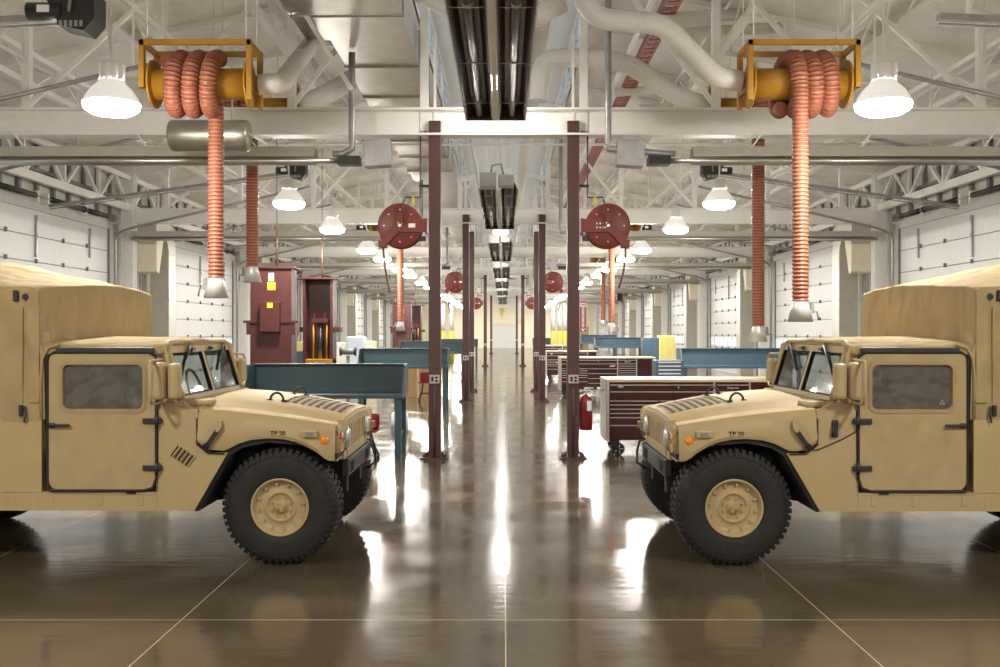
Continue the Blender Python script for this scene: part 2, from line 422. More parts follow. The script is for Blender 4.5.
# ---- cross trusses
for k, y in enumerate(BEAMS):
    X = WX-.5
    b = MB(); b.box(-X, X, y-.012, y+.012, 4.87, 5.25); b.box(-X, X, y-.15, y+.15, 4.85, 4.88); b.box(-X, X, y-.15, y+.15, 5.23, 5.26)
    o = trim(b)
    t = MB()
    for s in (-1, 1): t.bar((s*X, y, roofz(X)-.14), (s*.0, y, roofz(0)-.14), .2, .2)
    t.build('top_chord', 'white', o)
    pts = [-9.2, -7.2, -5.2, -3.2, -1.2, 1.2, 3.2, 5.2, 7.2, 9.2]
    for x in pts: MB().box(x-.06, x+.06, y-.06, y+.06, 5.26, roofz(x)-.2).build('web_upright', 'white', o)
    for a, c2 in zip(pts[:-1], pts[1:]):
        if abs((a+c2)/2) < .5: continue
        lo, hi = (a, c2) if a < 0 else (c2, a)
        MB().bar((lo, y, 5.3), (hi, y, roofz(hi)-.25), .065, .065).build('web_diagonal', 'white', o)
# ---- longitudinal bar joists
for x in (-8.1, -6.0, -3.9, 3.9, 6.0, 8.1):
    for k in range(9):
        y0, y1 = BEAMS[k]+.1, BEAMS[k+1]-.1; zt = roofz(x)-.1; zb = zt-.62
        b = MB(); b.box(x-.07, x+.07, y0, y1, zb, zb+.10); b.box(x-.07, x+.07, y0, y1, zt-.09, zt)
        n = 6
        for i in range(n):
            ya = y0+(y1-y0)*i/n; yb = y0+(y1-y0)*(i+1)/n; ym = (ya+yb)/2
            b.bar((x, ya, zb+.05), (x, ym, zt-.05), .03); b.bar((x, ym, zt-.05), (x, yb, zb+.05), .03)
        trim(b)
# purlins across the roof slope
for s in (-1, 1):
    for k in range(9):
        b = MB()
        for j in range(1, 5):
            y = BEAMS[k]+BAY*j/5
            b.bar((s*(WX-.05), y, roofz(WX-.05)-.05), (s*MX, y, roofz(MX)-.05), .06, .10)
        trim(b)
# ================================================================ fittings overhead
SIDE = {-1: 'left', 1: 'right'}
# ---- high bay lamps
lampY = [-4.5, 3.6, 10.6, 18.7, 23.4, 29.3, 33.0, 38.3, 42.8, 48.7, 54, 59.5, 65, 70.5, 74, 81.5, 85.6, 92.5, 98, 103.5, 109, 114]  # final pair is an addition that brightens the far wall
def lamp(x, y, z, label, rmul=1.0, ltop=None, lm='lamp'):
    r = .29*rmul
    t = empty('high_bay_lamp', (x, y, z), label, 'ceiling lamp', 'high bay lamps under the roof')
    MB().lathe([(.0, .0), (r*.72, .015), (r*.96, .06), (r, .10), (r*.98, .12)], (0, 0, 0), n=20).build('lens', lm, t)
    MB().lathe([(r*1.01, .12), (r*.93, .18), (r*.72, .27), (r*.50, .33), (r*.46, .36)], (0, 0, 0), n=20).build('shade', 'lampshade', t)
    hb = MB().lathe([(r*.46, .36), (r*.44, .40), (r*.42, .52), (r*.30, .56), (0, .56)], (0, 0, 0), n=12)
    for k in range(8):
        a = 2*PI*k/8; hb.box(r*.4*math.cos(a)-.012, r*.4*math.cos(a)+.03, r*.4*math.sin(a)-.012, r*.4*math.sin(a)+.012, .36, .53)
    hb.build('ballast_housing', 'white', t)
    zt = (roofz(x)-.18 if not ltop else ltop)-z
    MB().cyl((0, 0, .55), (0, 0, zt), .011, n=6).cyl((0, 0, .55), (-.25 if x < 0 else .25, 0, zt), .010, n=6).build('hanger', 'white', t)
    return t
for s in (-1, 1):
    for i, y in enumerate(lampY):
        vis = i-2
        lab = ('white prismatic high bay lamp hanging on the %s, %s from the camera in its row' % (SIDE[s], ORD[vis])) if vis >= 0 else ('high bay lamp of the %s row overhead behind the photographer, %s one' % (SIDE[s], ['farther', 'closer'][i]))
        lamp(-4.16 if (s < 0 and i == 2) else s*4.02, y, 4.20, lab)
for i, (y, z) in enumerate([(13.95, 5.30), (29.8, 4.78), (41.6, 4.95), (54, 4.95), (66.2, 4.95), (78.4, 4.95)]):
    lamp(-.1 if i else -.12, y, z, 'central lamp glowing above the aisle just past the %s dark tube heater' % ORD[i], .8, 8.1, 'lamp2')

# ---- central radiant heaters (twin reflectors, U tube)
def heater(name, L, burner, label, group, loc, rz):
    t = empty(name, loc, label, 'heater', group, rz)
    for sx in (-.215, .215):
        r = MB(); prof = [(-.175, .0), (-.17, .02), (-.10, .17), (.10, .17), (.17, .02), (.175, .0), (.165, .0), (.095, .16), (-.095, .16), (-.165, .0)]
        r.prism([(sx+p[0], p[1]) for p in prof], 0, L); r.build('reflector', 'darkrefl', t)
        p = MB().cyl((sx, .02, .07), (sx, L-.08, .07), .047, n=12)
        p.build('burner_tube', 'tubed', t)
        rl = MB().box(sx-.185, sx-.172, 0, L, -.008, .012).box(sx+.172, sx+.185, 0, L, -.008, .012); rl.build('side_trim', 'silver', t)
        for j in range(4):
            k = MB(); y = L*(j+.5)/4; k.cyl((sx, y-.03, .07), (sx, y+.03, .07), .056, n=12); k.tube([(sx-.17, y, .02), (sx-.06, y, .015), (sx+.06, y, .015), (sx+.17, y, .02)], .006, 5)
            k.build('tube_clamp', 'silver', t)
    MB().box(-.39, .39, L, L+.02, -.005, .18).build('end_plate', 'darkrefl', t)
    MB().box(-.028, .028, 0, L, .0, .05).build('centre_rail', 'white', t)
    if burner:
        b = MB().box(-.36, -.04, -.42, -.02, .02, .30, .01).box(.0, .30, -.36, -.02, .05, .26, .01); b.build('burner_box', 'steel', t)
        MB().tube([(-.15, -.25, .30), (-.12, -.28, .45), (.05, -.2, .5), (.1, -.15, .3)], .02, 7).build('gas_hose', 'steel', t)
    MB().cyl((-.3, .8, .17), (-.3, .8, 2.6), .008, n=5).cyl((.3, .8, .17), (.3, .8, 2.6), .008, n=5).cyl((-.3, L-.8, .17), (-.3, L-.8, 2.6), .008, n=5).cyl((.3, L-.8, .17), (.3, L-.8, 2.6), .008, n=5).build('hanger_rod', 'white', t)
    return t
for i, (y0, L) in enumerate([(6.0, 7.3), (19.7, 7.25), (31.9, 7.3), (44.1, 7.3), (56.3, 7.3), (68.5, 7.3), (80.7, 7.3), (92.9, 7.3)]):
    heater('tube_heater', L, i > 0, 'dark twin-reflector tube heater over the centre aisle, %s from the camera' % ORD[i], 'tube heaters along the aisle', (-.11, y0, 4.68 if i else 4.72), 0)
# ---- cross heaters in front of every beam
def cross_heater(y, s, lab):
    t = empty('cross_tube_heater', (0, y, 4.36), lab, 'heater', 'tube heaters running across the bays')
    xi, xo = (2.75, 10.0)
    x0, x1 = sorted((s*xi, s*xo))
    MB().prism([(-.16, .09), (-.10, .24), (.10, .24), (.16, .09), (.15, .09), (.095, .225), (-.095, .225), (-.15, .09)], x0, x1, 'X').build('reflector', 'riser', t)
    MB().cyl((s*2.4, -.07, .035), (x1 if s > 0 else x0, -.07, .035), .04, n=12).cyl((s*2.75, .09, .035), (x1 if s > 0 else x0, .09, .035), .04, n=12).build('burner_tube', 'silver', t)
    MB().box(*sorted((s*2.1, s*2.42)), -.14, .1, -.02, .10).build('coupling_box', 'black', t)
    MB().box(*sorted((s*1.65, s*2.05)), -.1, .16, -.04, .34, .01, rot=Matrix.Rotation(s*.06, 3, 'Y')).build('burner_box', 'steel', t)
    xs = s*2.22 if s < 0 else s*1.52
    MB().tube([(s*2.5, -.04, .14), (s*2.35, -.04, .14), (xs, -.04, .22), (xs, -.04, .34), (xs, -.04, 1.2), (xs, -.04, 1.62 if s < 0 else 3.4)], .05, 10).build('flue_pipe', 'steel', t)
    hg = MB()
    for xx in (3.6, 5.2, 7, 8.8): hg.bar((s*xx, 0, .2), (s*(xx+.25), 0, .55), .02)
    hg.build('hanger_strut', 'white', t)
for i, y in enumerate(BEAMS[1:8]):
    for s in (-1, 1):
        cross_heater(y-.45, s, 'grey tube heater running across the %s side just before the %s cross beam' % (SIDE[s], ORD[i]))

# ---- door tracks, trolley rails and operators
def track(y, s, lab):
    t = empty('door_track', (s*(WX-.14), y, 0), lab, 'door track', 'curved tracks of the overhead doors')
    pth = [(0, 0, .05), (0, 0, 4.0), (0, 0, 4.3)]
    for a in (20, 45, 70): pth.append((-s*.35*(1-math.cos(math.radians(a))), 0, 4.3+.35*math.sin(math.radians(a))))
    pth += [(-s*.55, 0, 4.72), (-s*5.2, 0, 5.80)]
    MB().tube(pth, .035, 6).build('rail', 'steel', t)
    h = MB(); h.bar((-s*2.6, 0, 5.2), (-s*2.6, 0, roofz(8)-.15), .025); h.bar((-s*5.0, 0, 5.76), (-s*5.0, 0, roofz(5.4)-.15), .025)
    h.build('hanger_strut', 'white', t)
    MB().box(-.06, .06, -.05, .05, 4.62, 4.80).build('bearing_plate', 'steel', t)
kn = 0
for s in (-1, 1):
    for k, (a, e) in enumerate(DOORS[:7]):
        track(a-.1, s, 'steel track beside the near edge of the %s overhead door on the %s wall' % (ORD[k], SIDE[s]))
        track(e+.1, s, 'steel track beside the far edge of the %s overhead door on the %s wall' % (ORD[k], SIDE[s]))
        # spring shaft above the door
        x = s*(WX-.17); t = empty('torsion_spring_shaft', (x, (a+e)/2, 4.93), 'dark torsion spring shaft above the %s overhead door on the %s wall' % (ORD[k], SIDE[s]), 'door spring', 'torsion spring shafts above the doors')
        hl = (e-a)/2
        MB().cyl((0, -hl, 0), (0, hl, 0), .018, n=8).build('shaft', 'steel', t)
        for q in (-1, 1):
            MB().cyl((0, q*.4, 0), (0, q*2.1, 0), .062, n=10).build('spring', 'black', t)
            MB().cyl((0, q*2.45, 0), (0, q*3.6, 0), .062, n=10).build('spring', 'black', t)
            MB().cyl((0, q*2.12, 0), (0, q*2.2, 0), .08, n=10).build('winding_cone', 'reel', t)
            MB().cyl((0, q*(hl-.2), 0), (0, q*(hl-.05), 0), .11, n=14).build('cable_drum', 'steel', t)
            MB().box(*sorted((0, s*.169)), q*.25-.04, q*.25+.04, -.12, .12).box(*sorted((0, s*.169)), q*2.3-.04, q*2.3+.04, -.12, .12).build('bracket', 'white', t)
        # operator
        yc = (a+e)/2 if k else 9.9
        z0, z1 = 4.74, (5.5 if k else 5.02); xe = 4.75 if k else 4.3
        if k == 0: z0 = 4.72
        t = empty('trolley_rail', (s*xe, yc, z1), 'door operator rail reaching in from the %s wall over the %s overhead door' % (SIDE[s], ORD[k]), 'rail', 'door operator rails')
        L = WX-.3-xe
        MB().bar((s*L, 0, z0-z1), (0, 0, 0), .09, .06).bar((s*L, 0, z0-z1-.07), (0, 0, -.07), .03, .02).build('rail', 'steel', t)
        MB().bar((s*.3, 0, .02), (s*.3, 0, roofz(xe)-z1-.1), .04).build('hanger_strut', 'white', t)
        if not (k == 0 and s == 1):
            t = empty('door_operator', (s*(xe-.1), yc, z1+.04), 'black motor unit at the inner end of the %s door rail on the %s' % (ORD[k], SIDE[s]), 'door opener', 'door operator motors')
            b = MB().prism([(-.16, -.16), (.10, -.22), (.20, -.1), (.20, .16), (.05, .22), (-.12, .16)], -.15, .15)
            if s < 0: pass
            b.xf(lambda v: (-s*v[0], v[1], v[2])); b.build('gearbox', 'black', t)
            MB().cyl((s*.12, -.10, -.02), (s*.46, -.10, -.02), .085, n=16).build('motor', 'black', t)
            MB().box(*sorted((s*.22, s*.34)), -.19, -.183, -.05, .02).build('nameplate', 'paper', t)
            g = MB()
            for j in range(5): g.box(-.14+.05*j, -.11+.05*j, -.153, -.150, -.18, -.12)
            g.xf(lambda v: (-s*v[0], v[1], v[2])); g.build('vent_grille', 'steel', t)
            MB().tube([(-s*.05, -.1, .22), (-s*.0, -.2, .15), (s*.02, -.2, -.05)], .018, 6).build('cable', 'grey', t)
            MB().cyl((s*.2, -.12, .13), (s*.2, -.02, .13), .09, n=14).build('pulley', 'black', t)

# ---- exhaust hose reels
def hose_tube(b, pts, r, pitch=.034, n=12):
    # resample path and corrugate
    P = [Vector(p) for p in pts]; out = [P[0]]
    step = pitch/4
    for a, c2 in zip(P[:-1], P[1:]):
        L = (c2-a).length; m = max(1, int(round(L/step)))
        for i in range(1, m+1): out.append(a.lerp(c2, i/m))
    # ribbed: smooth skin with a raised pale wire spiral at every other ring
    rr = []; 
    f0 = len(b.f); b.tube(out, r, n, rf=lambda i: r*(1.0 if i % 4 in (1, 2) else .86))
    cnt = 0
    for i in range(len(out)-1):
        for k in range(n):
            if i % 4 == 1: b.m[f0+cnt] = 1
            cnt += 1
    return b
def exhaust_reel(s, loc, label, hx, hz, front, turns=3, hr=.105):
    # local: x outward (mirrored by s), y depth, z up. origin at drum centre
    t = empty('exhaust_hose_reel', loc, label, 'hose reel', 'yellow exhaust hose reels')
    def fx(b): return b.xf(lambda v: (s*v[0], v[1], v[2]))
    # outer end = +x (away from aisle). frame spans x -.62..+.68
    f = MB()
    for x in (-.60, .68):
        f.box(x-.03, x+.03, -.30, -.22, -.10 if x > 0 else -.25, .46); f.box(x-.03, x+.03, .22, .30, -.10 if x > 0 else -.25, .46)
        f.box(x-.025, x+.025, -.30, .30, .40, .46); f.box(x-.02, x+.02, -.28, .28, -.1, .06)
    for y in (-.26, .26): f.box(-.62, .70, y-.03, y+.03, .41, .47)
    fx(f).build('frame', 'yellow', t)
    fx(MB().cyl((-.54, 0, 0), (.60, 0, 0), .19, n=28)).build('drum', 'yellow', t)
    for x in (-.54, .62): fx(MB().cyl((x-.012, 0, 0), (x+.012, 0, 0), .29, n=32)).build('flange', 'yellow', t)
    # coil
    R = .305; pts = []
    for k in range(turns*28+1):
        a = 2*PI*k/28+ (PI if front else 0)
        pts.append((.47-k/28*.215 if not front else .40-k/28*.19, R*math.sin(a), R*math.cos(a)))
    b = MB(); hose_tube(b, [(p[0], p[1], p[2]) for p in pts], hr*1.03, .045, 12)
    fx(b).build('hose_coil', ['hose', 'hosewire'], t)
    xe = (hx-loc[0])*s; zb = hz-loc[2]
    yy = -.30 if front else .16
    pth = [(pts[-1][0], pts[-1][1], pts[-1][2])]
    if front: pth = [(xe, 0, .31), (xe, -.12, .29), (xe, -.24, .20), (xe, -.31, .05), (xe, -.32, -.1), (xe, -.32, zb+.25)]
    else: pth = [(xe, .1, -.22), (xe, .13, -.3), (xe, .13, -.5), (xe, .13, zb+.25)]
    hh = t
    h = hose_tube(MB(), pth, hr*.95, .048, 14); fx(h); h.build('hanging_hose', ['hose', 'hosewire'], hh)
    yo = -.32 if front else .13
    nz = fx(MB().lathe([(.085, .27), (.095, .22), (.15, .0), (.142, .0), (.09, .20)], (xe+(-.0), yo, zb), n=20)); nz.build('nozzle', 'nozzle', hh)
    cl = fx(MB().box(xe+.11, xe+.16, yo-.03, yo+.03, zb+.10, zb+.16).tube([(xe+.12, yo, zb+.13), (xe+.2, yo, zb+.12), (xe+.22, yo, zb+.02)], .012, 6).box(xe+.12, xe+.16, yo-.015, yo+.015, zb+.16, zb+.24)); cl.build('nozzle_clamp', 'grey', hh)
    # suspension rods
    rd = MB()
    for x in (-.56, .62):
        rd.cyl((x, -.26, .46), (x, -.26, 2.0), .009, n=5); rd.cyl((x, .26, .46), (x, .26, 2.0), .009, n=5)
    fx(rd).build('hanger_rod', 'white', t)
    return t
exhaust_reel(-1, (-3.64, 12.2, 4.92), 'large yellow reel with coiled copper-coloured exhaust hose, front one on the left', -3.55, 2.32, False)
exhaust_reel(1, (3.54, 12.2, 4.92), 'large yellow reel with coiled copper-coloured exhaust hose, front one on the right', 3.52, 2.02, True)
exhaust_reel(-1, (-3.95, 16.0, 5.45), 'yellow exhaust reel half hidden behind the first cross beam on the left', -4.06, 2.70, False, 2, .108)
exhaust_reel(1, (3.95, 16.0, 5.45), 'yellow exhaust reel half hidden behind the first cross beam on the right', 4.10, 1.74, False, 2, .115)
exhaust_reel(-1, (-3.3, 30.0, 4.9), 'yellow exhaust reel behind the left red hose reel, its hose hanging low', -3.12, 1.95, False, 2)
exhaust_reel(1, (3.35, 30.0, 4.9), 'yellow exhaust reel behind the right red hose reel with a long hanging hose', 3.24, 1.92, False, 2)
exhaust_reel(1, (4.3, 42.2, 4.9), 'yellow exhaust reel deeper on the right whose thin hose ends above the benches', 4.2, 2.15, False, 2)

# ---- white round duct branches to the reels
def duct(name, pts, r, label, mats='whited', rf=None, n=16, cat='duct', group=None, smooth=True):
    P = [Vector(p) for p in pts]; out = []
    for i in range(len(P)):                     # round the corners
        if i in (0, len(P)-1): out.append(P[i]); continue
        a = P[i]+(P[i-1]-P[i]).normalized()*min(r*1.6, (P[i-1]-P[i]).length*.45); c2 = P[i]+(P[i+1]-P[i]).normalized()*min(r*1.6, (P[i+1]-P[i]).length*.45)
        for q in range(5): t_ = q/4; out.append(a*(1-t_)**2+P[i]*2*t_*(1-t_)+c2*t_**2)
    b = MB().tube(out, r, n)
    for i in range(0, len(P)-1):
        d = P[i+1]-P[i]; L = d.length
        if L > 1.2:
            for q in range(1, int(L/1.0)): m = P[i]+d*(q/int(L/1.0)); b.cyl(m-d.normalized()*.02, m+d.normalized()*.02, r*1.03, n=n)
    o = b.build(name, mats); tag(o, label, cat, group); return o
duct('round_duct', [(-2.98, 12.2, 4.92), (-2.72, 12.2, 4.92), (-2.75, 14.6, 6.2)], .125, 'white round duct bending up from the inner end of the front left hose reel', group='white round exhaust ducts')
duct('round_duct', [(2.90, 12.2, 4.95), (2.55, 12.2, 5.02), (1.95, 12.2, 5.66), (1.1, 12.2, 5.72), (.85, 12.2, 6.2), (.85, 12.2, 7.5)], .13, 'white round duct stepping up from the front right hose reel to the centre', group='white round exhaust ducts')
duct('round_duct', [(-1.15, 12.9, 6.3), (-.5, 12.8, 5.95), (.2, 12.7, 5.8), (.74, 12.45, 6.0)], .12, 'white round duct sloping behind the first tube heater toward the left', group='white round exhaust ducts')
duct('round_duct', [(3.3, 16.0, 5.5), (2.7, 16.0, 5.7), (2.0, 16, 6.2), (1.1, 16.0, 6.3), (.6, 16.0, 6.25), (.55, 16, 5.6)], .15, 'white round duct above the first cross beam, right of centre', group='white round exhaust ducts')
duct('round_duct', [(-3.3, 16.0, 5.5), (-2.95, 16.2, 5.7), (-2.62, 17.2, 6.25)], .16, 'white round duct above the first cross beam, left side', group='white round exhaust ducts')
duct('round_duct', [(.62, 14.0, 7.2), (.62, 40, 7.2), (.62, 80, 7.2)], .17, 'long white round main duct running above the aisle toward the far wall', group='white round exhaust ducts')
for i, (xa, ya) in enumerate([(2.4, 16.9), (3.1, 17.2), (2.4, 22.0), (3.1, 23)]):
    duct('tubular_skylight', [(xa, ya, roofz(xa)-.75), (xa+1.7, ya+.2, roofz(xa+1.7)-.25)], .10, 'white slanted tube below the right roof slope, %s of four' % ORD[i], cat='tube', group='slanted white tubes below the roof')
b = MB().bar((-2.72, 13.0, 6.25), (-1.98, 13.0, 5.05), .06); tag(b.build('diagonal_brace', 'white'), 'white slanted brace crossing in front of the flat galvanised duct', 'brace')
# galvanised fan silencer, left only
t = empty('duct_silencer', (-3.97, 13.5, 4.55), 'shiny galvanised cylinder hanging under the first beam behind the left hose', 'silencer')
MB().lathe([(.0, -.52), (.15, -.52), (.20, -.52), (.212, -.49), (.21, -.3), (.21, .3), (.212, .49), (.20, .52), (0, .52)], (0, 0, 0), 'X', n=32).build('casing', 'galv', t)
MB().bar((.4, 0, .1), (.75, .1, -.1), .03).build('hanger_strut', 'white', t)
MB().cyl((-.3, 0, .2), (-.3, 0, 1.2), .01, n=6).cyl((.3, 0, .2), (.3, 0, 1.2), .01, n=6).build('hanger_rod', 'white', t)
# rectangular galvanised main duct
b = MB(); b.box(-2.77, -1.32, 3, 14.0, 6.0, 6.55); b.box(-2.45, -1.32, 14.0, 27.5, 6.02, 6.5); b.box(-2.2, -1.32, 27.5, 52, 6.04, 6.45)
for y in (5, 7, 9, 11, 13, 15.5, 17.5, 19.5, 21.5, 23.5, 25.5): b.box(-2.79 if y < 14 else -2.47, -1.30, y-.02, y+.02, 5.985, 6.57)
tag(b.build('rectangular_duct', 'galv'), 'big flat galvanised duct running lengthwise left of the aisle heaters', 'duct')
# red cable tray
t = empty('cable_tray', (2.75, 9, 7.3), 'long red perforated tray running lengthwise under the right roof slope', 'cable tray')
b = MB(); b.box(-.14, -.10, 0, 40, -.05, .07); b.box(.10, .14, 0, 40, -.05, .07)
b.build('side_rail', 'tray', t)
b = MB()
for k in range(130): b.box(-.1, .1, k*.3, k*.3+.2, -.05, -.03)
b.build('rung', 'tray', t)
b = MB(); b.box(2.35, 2.42, 9, 50, 7.2, 7.28); tag(b.build('conduit_rail', 'white'), 'white rail running beside the red cable tray', 'rail')
# sprinkler mains
for i, (x, z) in enumerate([(-5.05, 6.35), (5.05, 6.35), (-.9, 7.1), (7.2, 6.0), (-7.2, 6.0)]):
    t = empty('sprinkler_pipe', (x, 3, z), ['thin white pipe running lengthwise over the left lamps', 'thin white pipe running lengthwise over the right lamps', 'thin white pipe running lengthwise above the centre aisle', 'thin white pipe near the right wall under the roof', 'thin white pipe near the left wall under the roof'][i], 'pipe', 'white sprinkler pipes')
    MB().cyl((0, 0, 0), (0, 105, 0), .035, n=8).build('pipe', 'white', t)
    b = MB()
    for k in range(20): b.cyl((0, 2+5*k, .03), (0, 2+5*k, max(.4, roofz(x)-z-.1)), .008, n=5)
    b.build('hanger_rod', 'white', t)
for i in range(8):
    y = BEAMS[i]+6.5
    t = empty('branch_pipe', (0, y, 5.95), 'thin white cross pipe spanning the roof in the %s bay' % ORD[i], 'pipe', 'white branch pipes across the roof')
    MB().cyl((-9.5, 0, 0), (9.5, 0, 0), .028, n=8).build('pipe', 'white', t)
    b = MB()
    for x in (-8, -5, -2.9, 2.9, 5, 8): b.cyl((x, 0, 0), (x, 0, roofz(x)-6.05), .008, n=5)
    b.build('hanger_rod', 'white', t)

# ---- wall air risers with elbows
for s in (-1, 1):
    for k in range(1, 8):
        y = 3.0+BAY*k+2.0
        if k == 0: continue
        t = empty('air_riser', (s*(WX-.52), y-BAY*0, 0), 'grey galvanised air riser against the %s wall before the %s visible door bay' % (SIDE[s], ORD[k]), 'duct riser', 'air risers along the side walls')
        MB().box(-.28, .28, -.30, .30, 0, 4.15, .01).box(-.3, .3, -.32, .32, 1.3, 1.34).box(-.3, .3, -.32, .32, 2.8, 2.84).build('riser_body', 'riser', t)
        b = MB(); rings = []
        for j in range(9):
            a = PI/2*j/8; cy, cz = -.75, 4.15
            ro, ri = 1.05, .45
            rings.append([(-.28, cy+ro*math.cos(a), cz+ro*math.sin(a)), (.28, cy+ro*math.cos(a), cz+ro*math.sin(a)), (.28, cy+ri*math.cos(a), cz+ri*math.sin(a)), (-.28, cy+ri*math.cos(a), cz+ri*math.sin(a))])
        b.loft(rings, closed=True, smooth=False); b.build('elbow', 'riser', t)
        MB().box(-.28, .28, -1.35, -.74, 4.6, 5.2).build('branch', 'riser', t)
        MB().prism([(-.7, 4.6), (-1.3, 4.6), (-1.3, 3.6), (-1.1, 3.55)], -.27, .27, 'X').build('guard_hood', 'cream', t)
        b = MB()
        for j in range(4): b.cyl((s*.35, -.65-.22*j, 0), (s*.35, -.65-.22*j, 4.6), .03, n=8)
        b.build('conduit', 'steel', t)
# ================================================================ aisle posts
def post(x, y, h, lab, w=.18):
    t = empty('steel_post', (x, y, 0), lab, 'post', 'brown steel posts lining the aisle')
    MB().box(-w/2, w/2, -w/2, w/2, .02, h, .008).build('shaft', 'post', t)
    b = MB().box(-.21, .21, -.16, .16, 0, .02)
    for sx in (-.15, .15):
        b.cyl((sx, -.08, .02), (sx, -.08, .08), .02, n=6).cyl((sx, .08, .02), (sx, .08, .08), .02, n=6)
        b.prism([(sx-.05, .02), (sx+.05, .02), (sx*.6, .12)], -.01, .01)
    b.build('base_plate', 'post', t)
    b = MB().box(-.075, .075, -w/2-.04, -w/2, 1.13, 1.26, .005); o = b.build('outlet_box', 'silver', t)
    MB().box(-.05, -.012, -w/2-.046, -w/2-.038, 1.16, 1.23).box(.012, .05, -w/2-.046, -w/2-.038, 1.20, 1.235).box(.012, .05, -w/2-.046, -w/2-.038, 1.15, 1.185).build('socket', 'black', o)
    MB().box(-w/2-.002, -w/2+.015, -w/2-.006, -w/2+.01, .1, 1.1).cyl((0, -w/2-.02, .02), (0, -w/2-.02, 1.13), .014, n=6).build('conduit', 'post', t)
    b = MB().box(-.02, .02, -.02, .02, h, 6.4); b.box(-.12, .12, -.01, .01, h, h+.02)
    b.build('roof_strut', 'white', t)
    return t
def tree_post(x, y, lab): return post(x, y, 5.07 if y < 20 else 5.1, lab)
PY = [15.08, 27.3, 31.9, 55.5, 87.5]
for s in (-1, 1):
    for i, y in enumerate(PY):
        if i == 4: xx = s*1.12
        else: xx = s*1.04
        tree_post(xx, y, 'brown steel post on the %s side of the aisle, %s from the camera' % (SIDE[s], ORD[i]))
# compressed air pipes beside posts
def air_pipe(s, x, y, lab):
    t = empty('air_pipe', (x, y, 0), lab, 'pipe', 'brown air pipes on the posts')
    w = s
    MB().tube([(w*.12, 0, 4.92), (w*.22, 0, 4.92), (w*.22, 0, 4.0), (w*.22, 0, 3.93), (w*.455, 0, 3.93), (w*.455, 0, 3.88), (w*.455, -.20, 3.84), (w*.455, -.22, 3.8), (w*.455, -.22, 3.50)], .013, 7).build('pipe', 'copper', t)
    b = MB()
    for z in (4.88, 4.1): b.box(*sorted((w*.09, w*.24)), -.02, .02, z-.02, z+.02)
    b.build('pipe_clip', 'black', t)
    MB().box(w*.33-.012, w*.33+.012, -.02, .02, 3.80, 3.95).build('valve_handle', 'labely', t)
    MB().cyl((w*.22, 0, 4.92), (w*.22, 0, 6.6), .013, n=6).build('riser', 'white', t)
def hose_reel(s, x, y, z, lab):
    t = empty('hose_reel', (x, y, z), lab, 'hose reel', 'round red hose reels on the posts')
    R = .335
    for yy in (-.13, .09):
        MB().lathe([(.0, 0), (.05, 0), (R-.01, 0), (R, .006), (R, .03), (R-.01, .035), (0, .035)], (0, yy, 0), 'Y', n=40).build('side_disc', 'reel', t)
    MB().lathe([(.20, -.09), (.20, .09)], (0, 0, 0), 'Y', n=28).build('drum', 'reel', t)
    b = MB()
    for q in range(4):
        pth = [(.225*math.cos(2*PI*k/24), -.065+.04*q, .225*math.sin(2*PI*k/24)) for k in range(24)]
        b.tube(pth, .02, 7, closed=True)
    b.build('coiled_hose', 'reel', t)
    # bracket arm to post and outlet arm
    xa, xb = sorted((-s*.37, s*.06))
    b = MB().box(xa, xb, -.16, -.135, -.10, .10, .004)
    b.box(*sorted((-s*.37, -s*.40)), -.16, .12, -.11, .11)
    b.build('bracket_arm', 'reel', t)
    b = MB().bar((0, -.15, 0), (s*.25, -.15, -.24), .13, .03, up=(0, 1, 0)); b.box(*sorted((s*.20, s*.32)), -.17, .02, -.33, -.22, .01); b.build('outlet_arm', 'reel', t)
    b = MB()
    for k in range(8):
        a = 2*PI*k/8; b.cyl((.24*math.cos(a), -.136, .24*math.sin(a)), (.24*math.cos(a), -.131, .24*math.sin(a)), .010, n=8)
    for k in range(4):
        a = 2*PI*k/4+.6; b.cyl((.05*math.cos(a), -.165, .05*math.sin(a)), (.05*math.cos(a), -.158, .05*math.sin(a)), .010, n=8)
    b.cyl((0, -.18, 0), (0, -.158, 0), .025, n=10)
    b.build('bolt', 'silver', t)
    if s < 0: MB().box(.13, .23, -.165, -.158, -.03, .03).build('rating_plate', 'silver', t)
    else:
        b = MB()
        for k in range(3): b.box(-.18+.05*k, -.16+.05*k, -.165, -.158, .02, .04).box(-.18+.05*k, -.16+.05*k, -.165, -.158, -.04, -.02)
        b.build('rivet', 'silver', t)
    MB().box(*sorted((-s*.40, -s*.425)), -.09, .09, -.10, .10).build('mounting_plate', 'silver', t)
    h = MB(); pts = []
    for k in range(16):
        u = k/15; pts.append((s*(.27+.05*math.sin(u*2.6)) - s*.0, -.06, -.30-u*.72)) if s < 0 else pts.append((s*(.27+.02*u-.12*u*u), -.06, -.30-u*.62))
    if s < 0: pts = [(-.26+.10*(k/15)**1.5, -.06, -.30-.70*k/15) for k in range(16)]
    h.tube(pts, .016, 7); h.build('hanging_hose', 'copper', t)
for s in (-1, 1):
    for i, y in enumerate([15.08, 31.9, 55.5]):
        x = s*1.04
        air_pipe(s, x, y, 'thin brown air pipe feeding the %s hose reel on the %s side of the aisle' % (ORD[i], SIDE[s]))
        hose_reel(s, x+s*.515, y, 3.49, 'round red hose reel on the %s side of the aisle, %s from the camera' % (SIDE[s], ORD[i]))

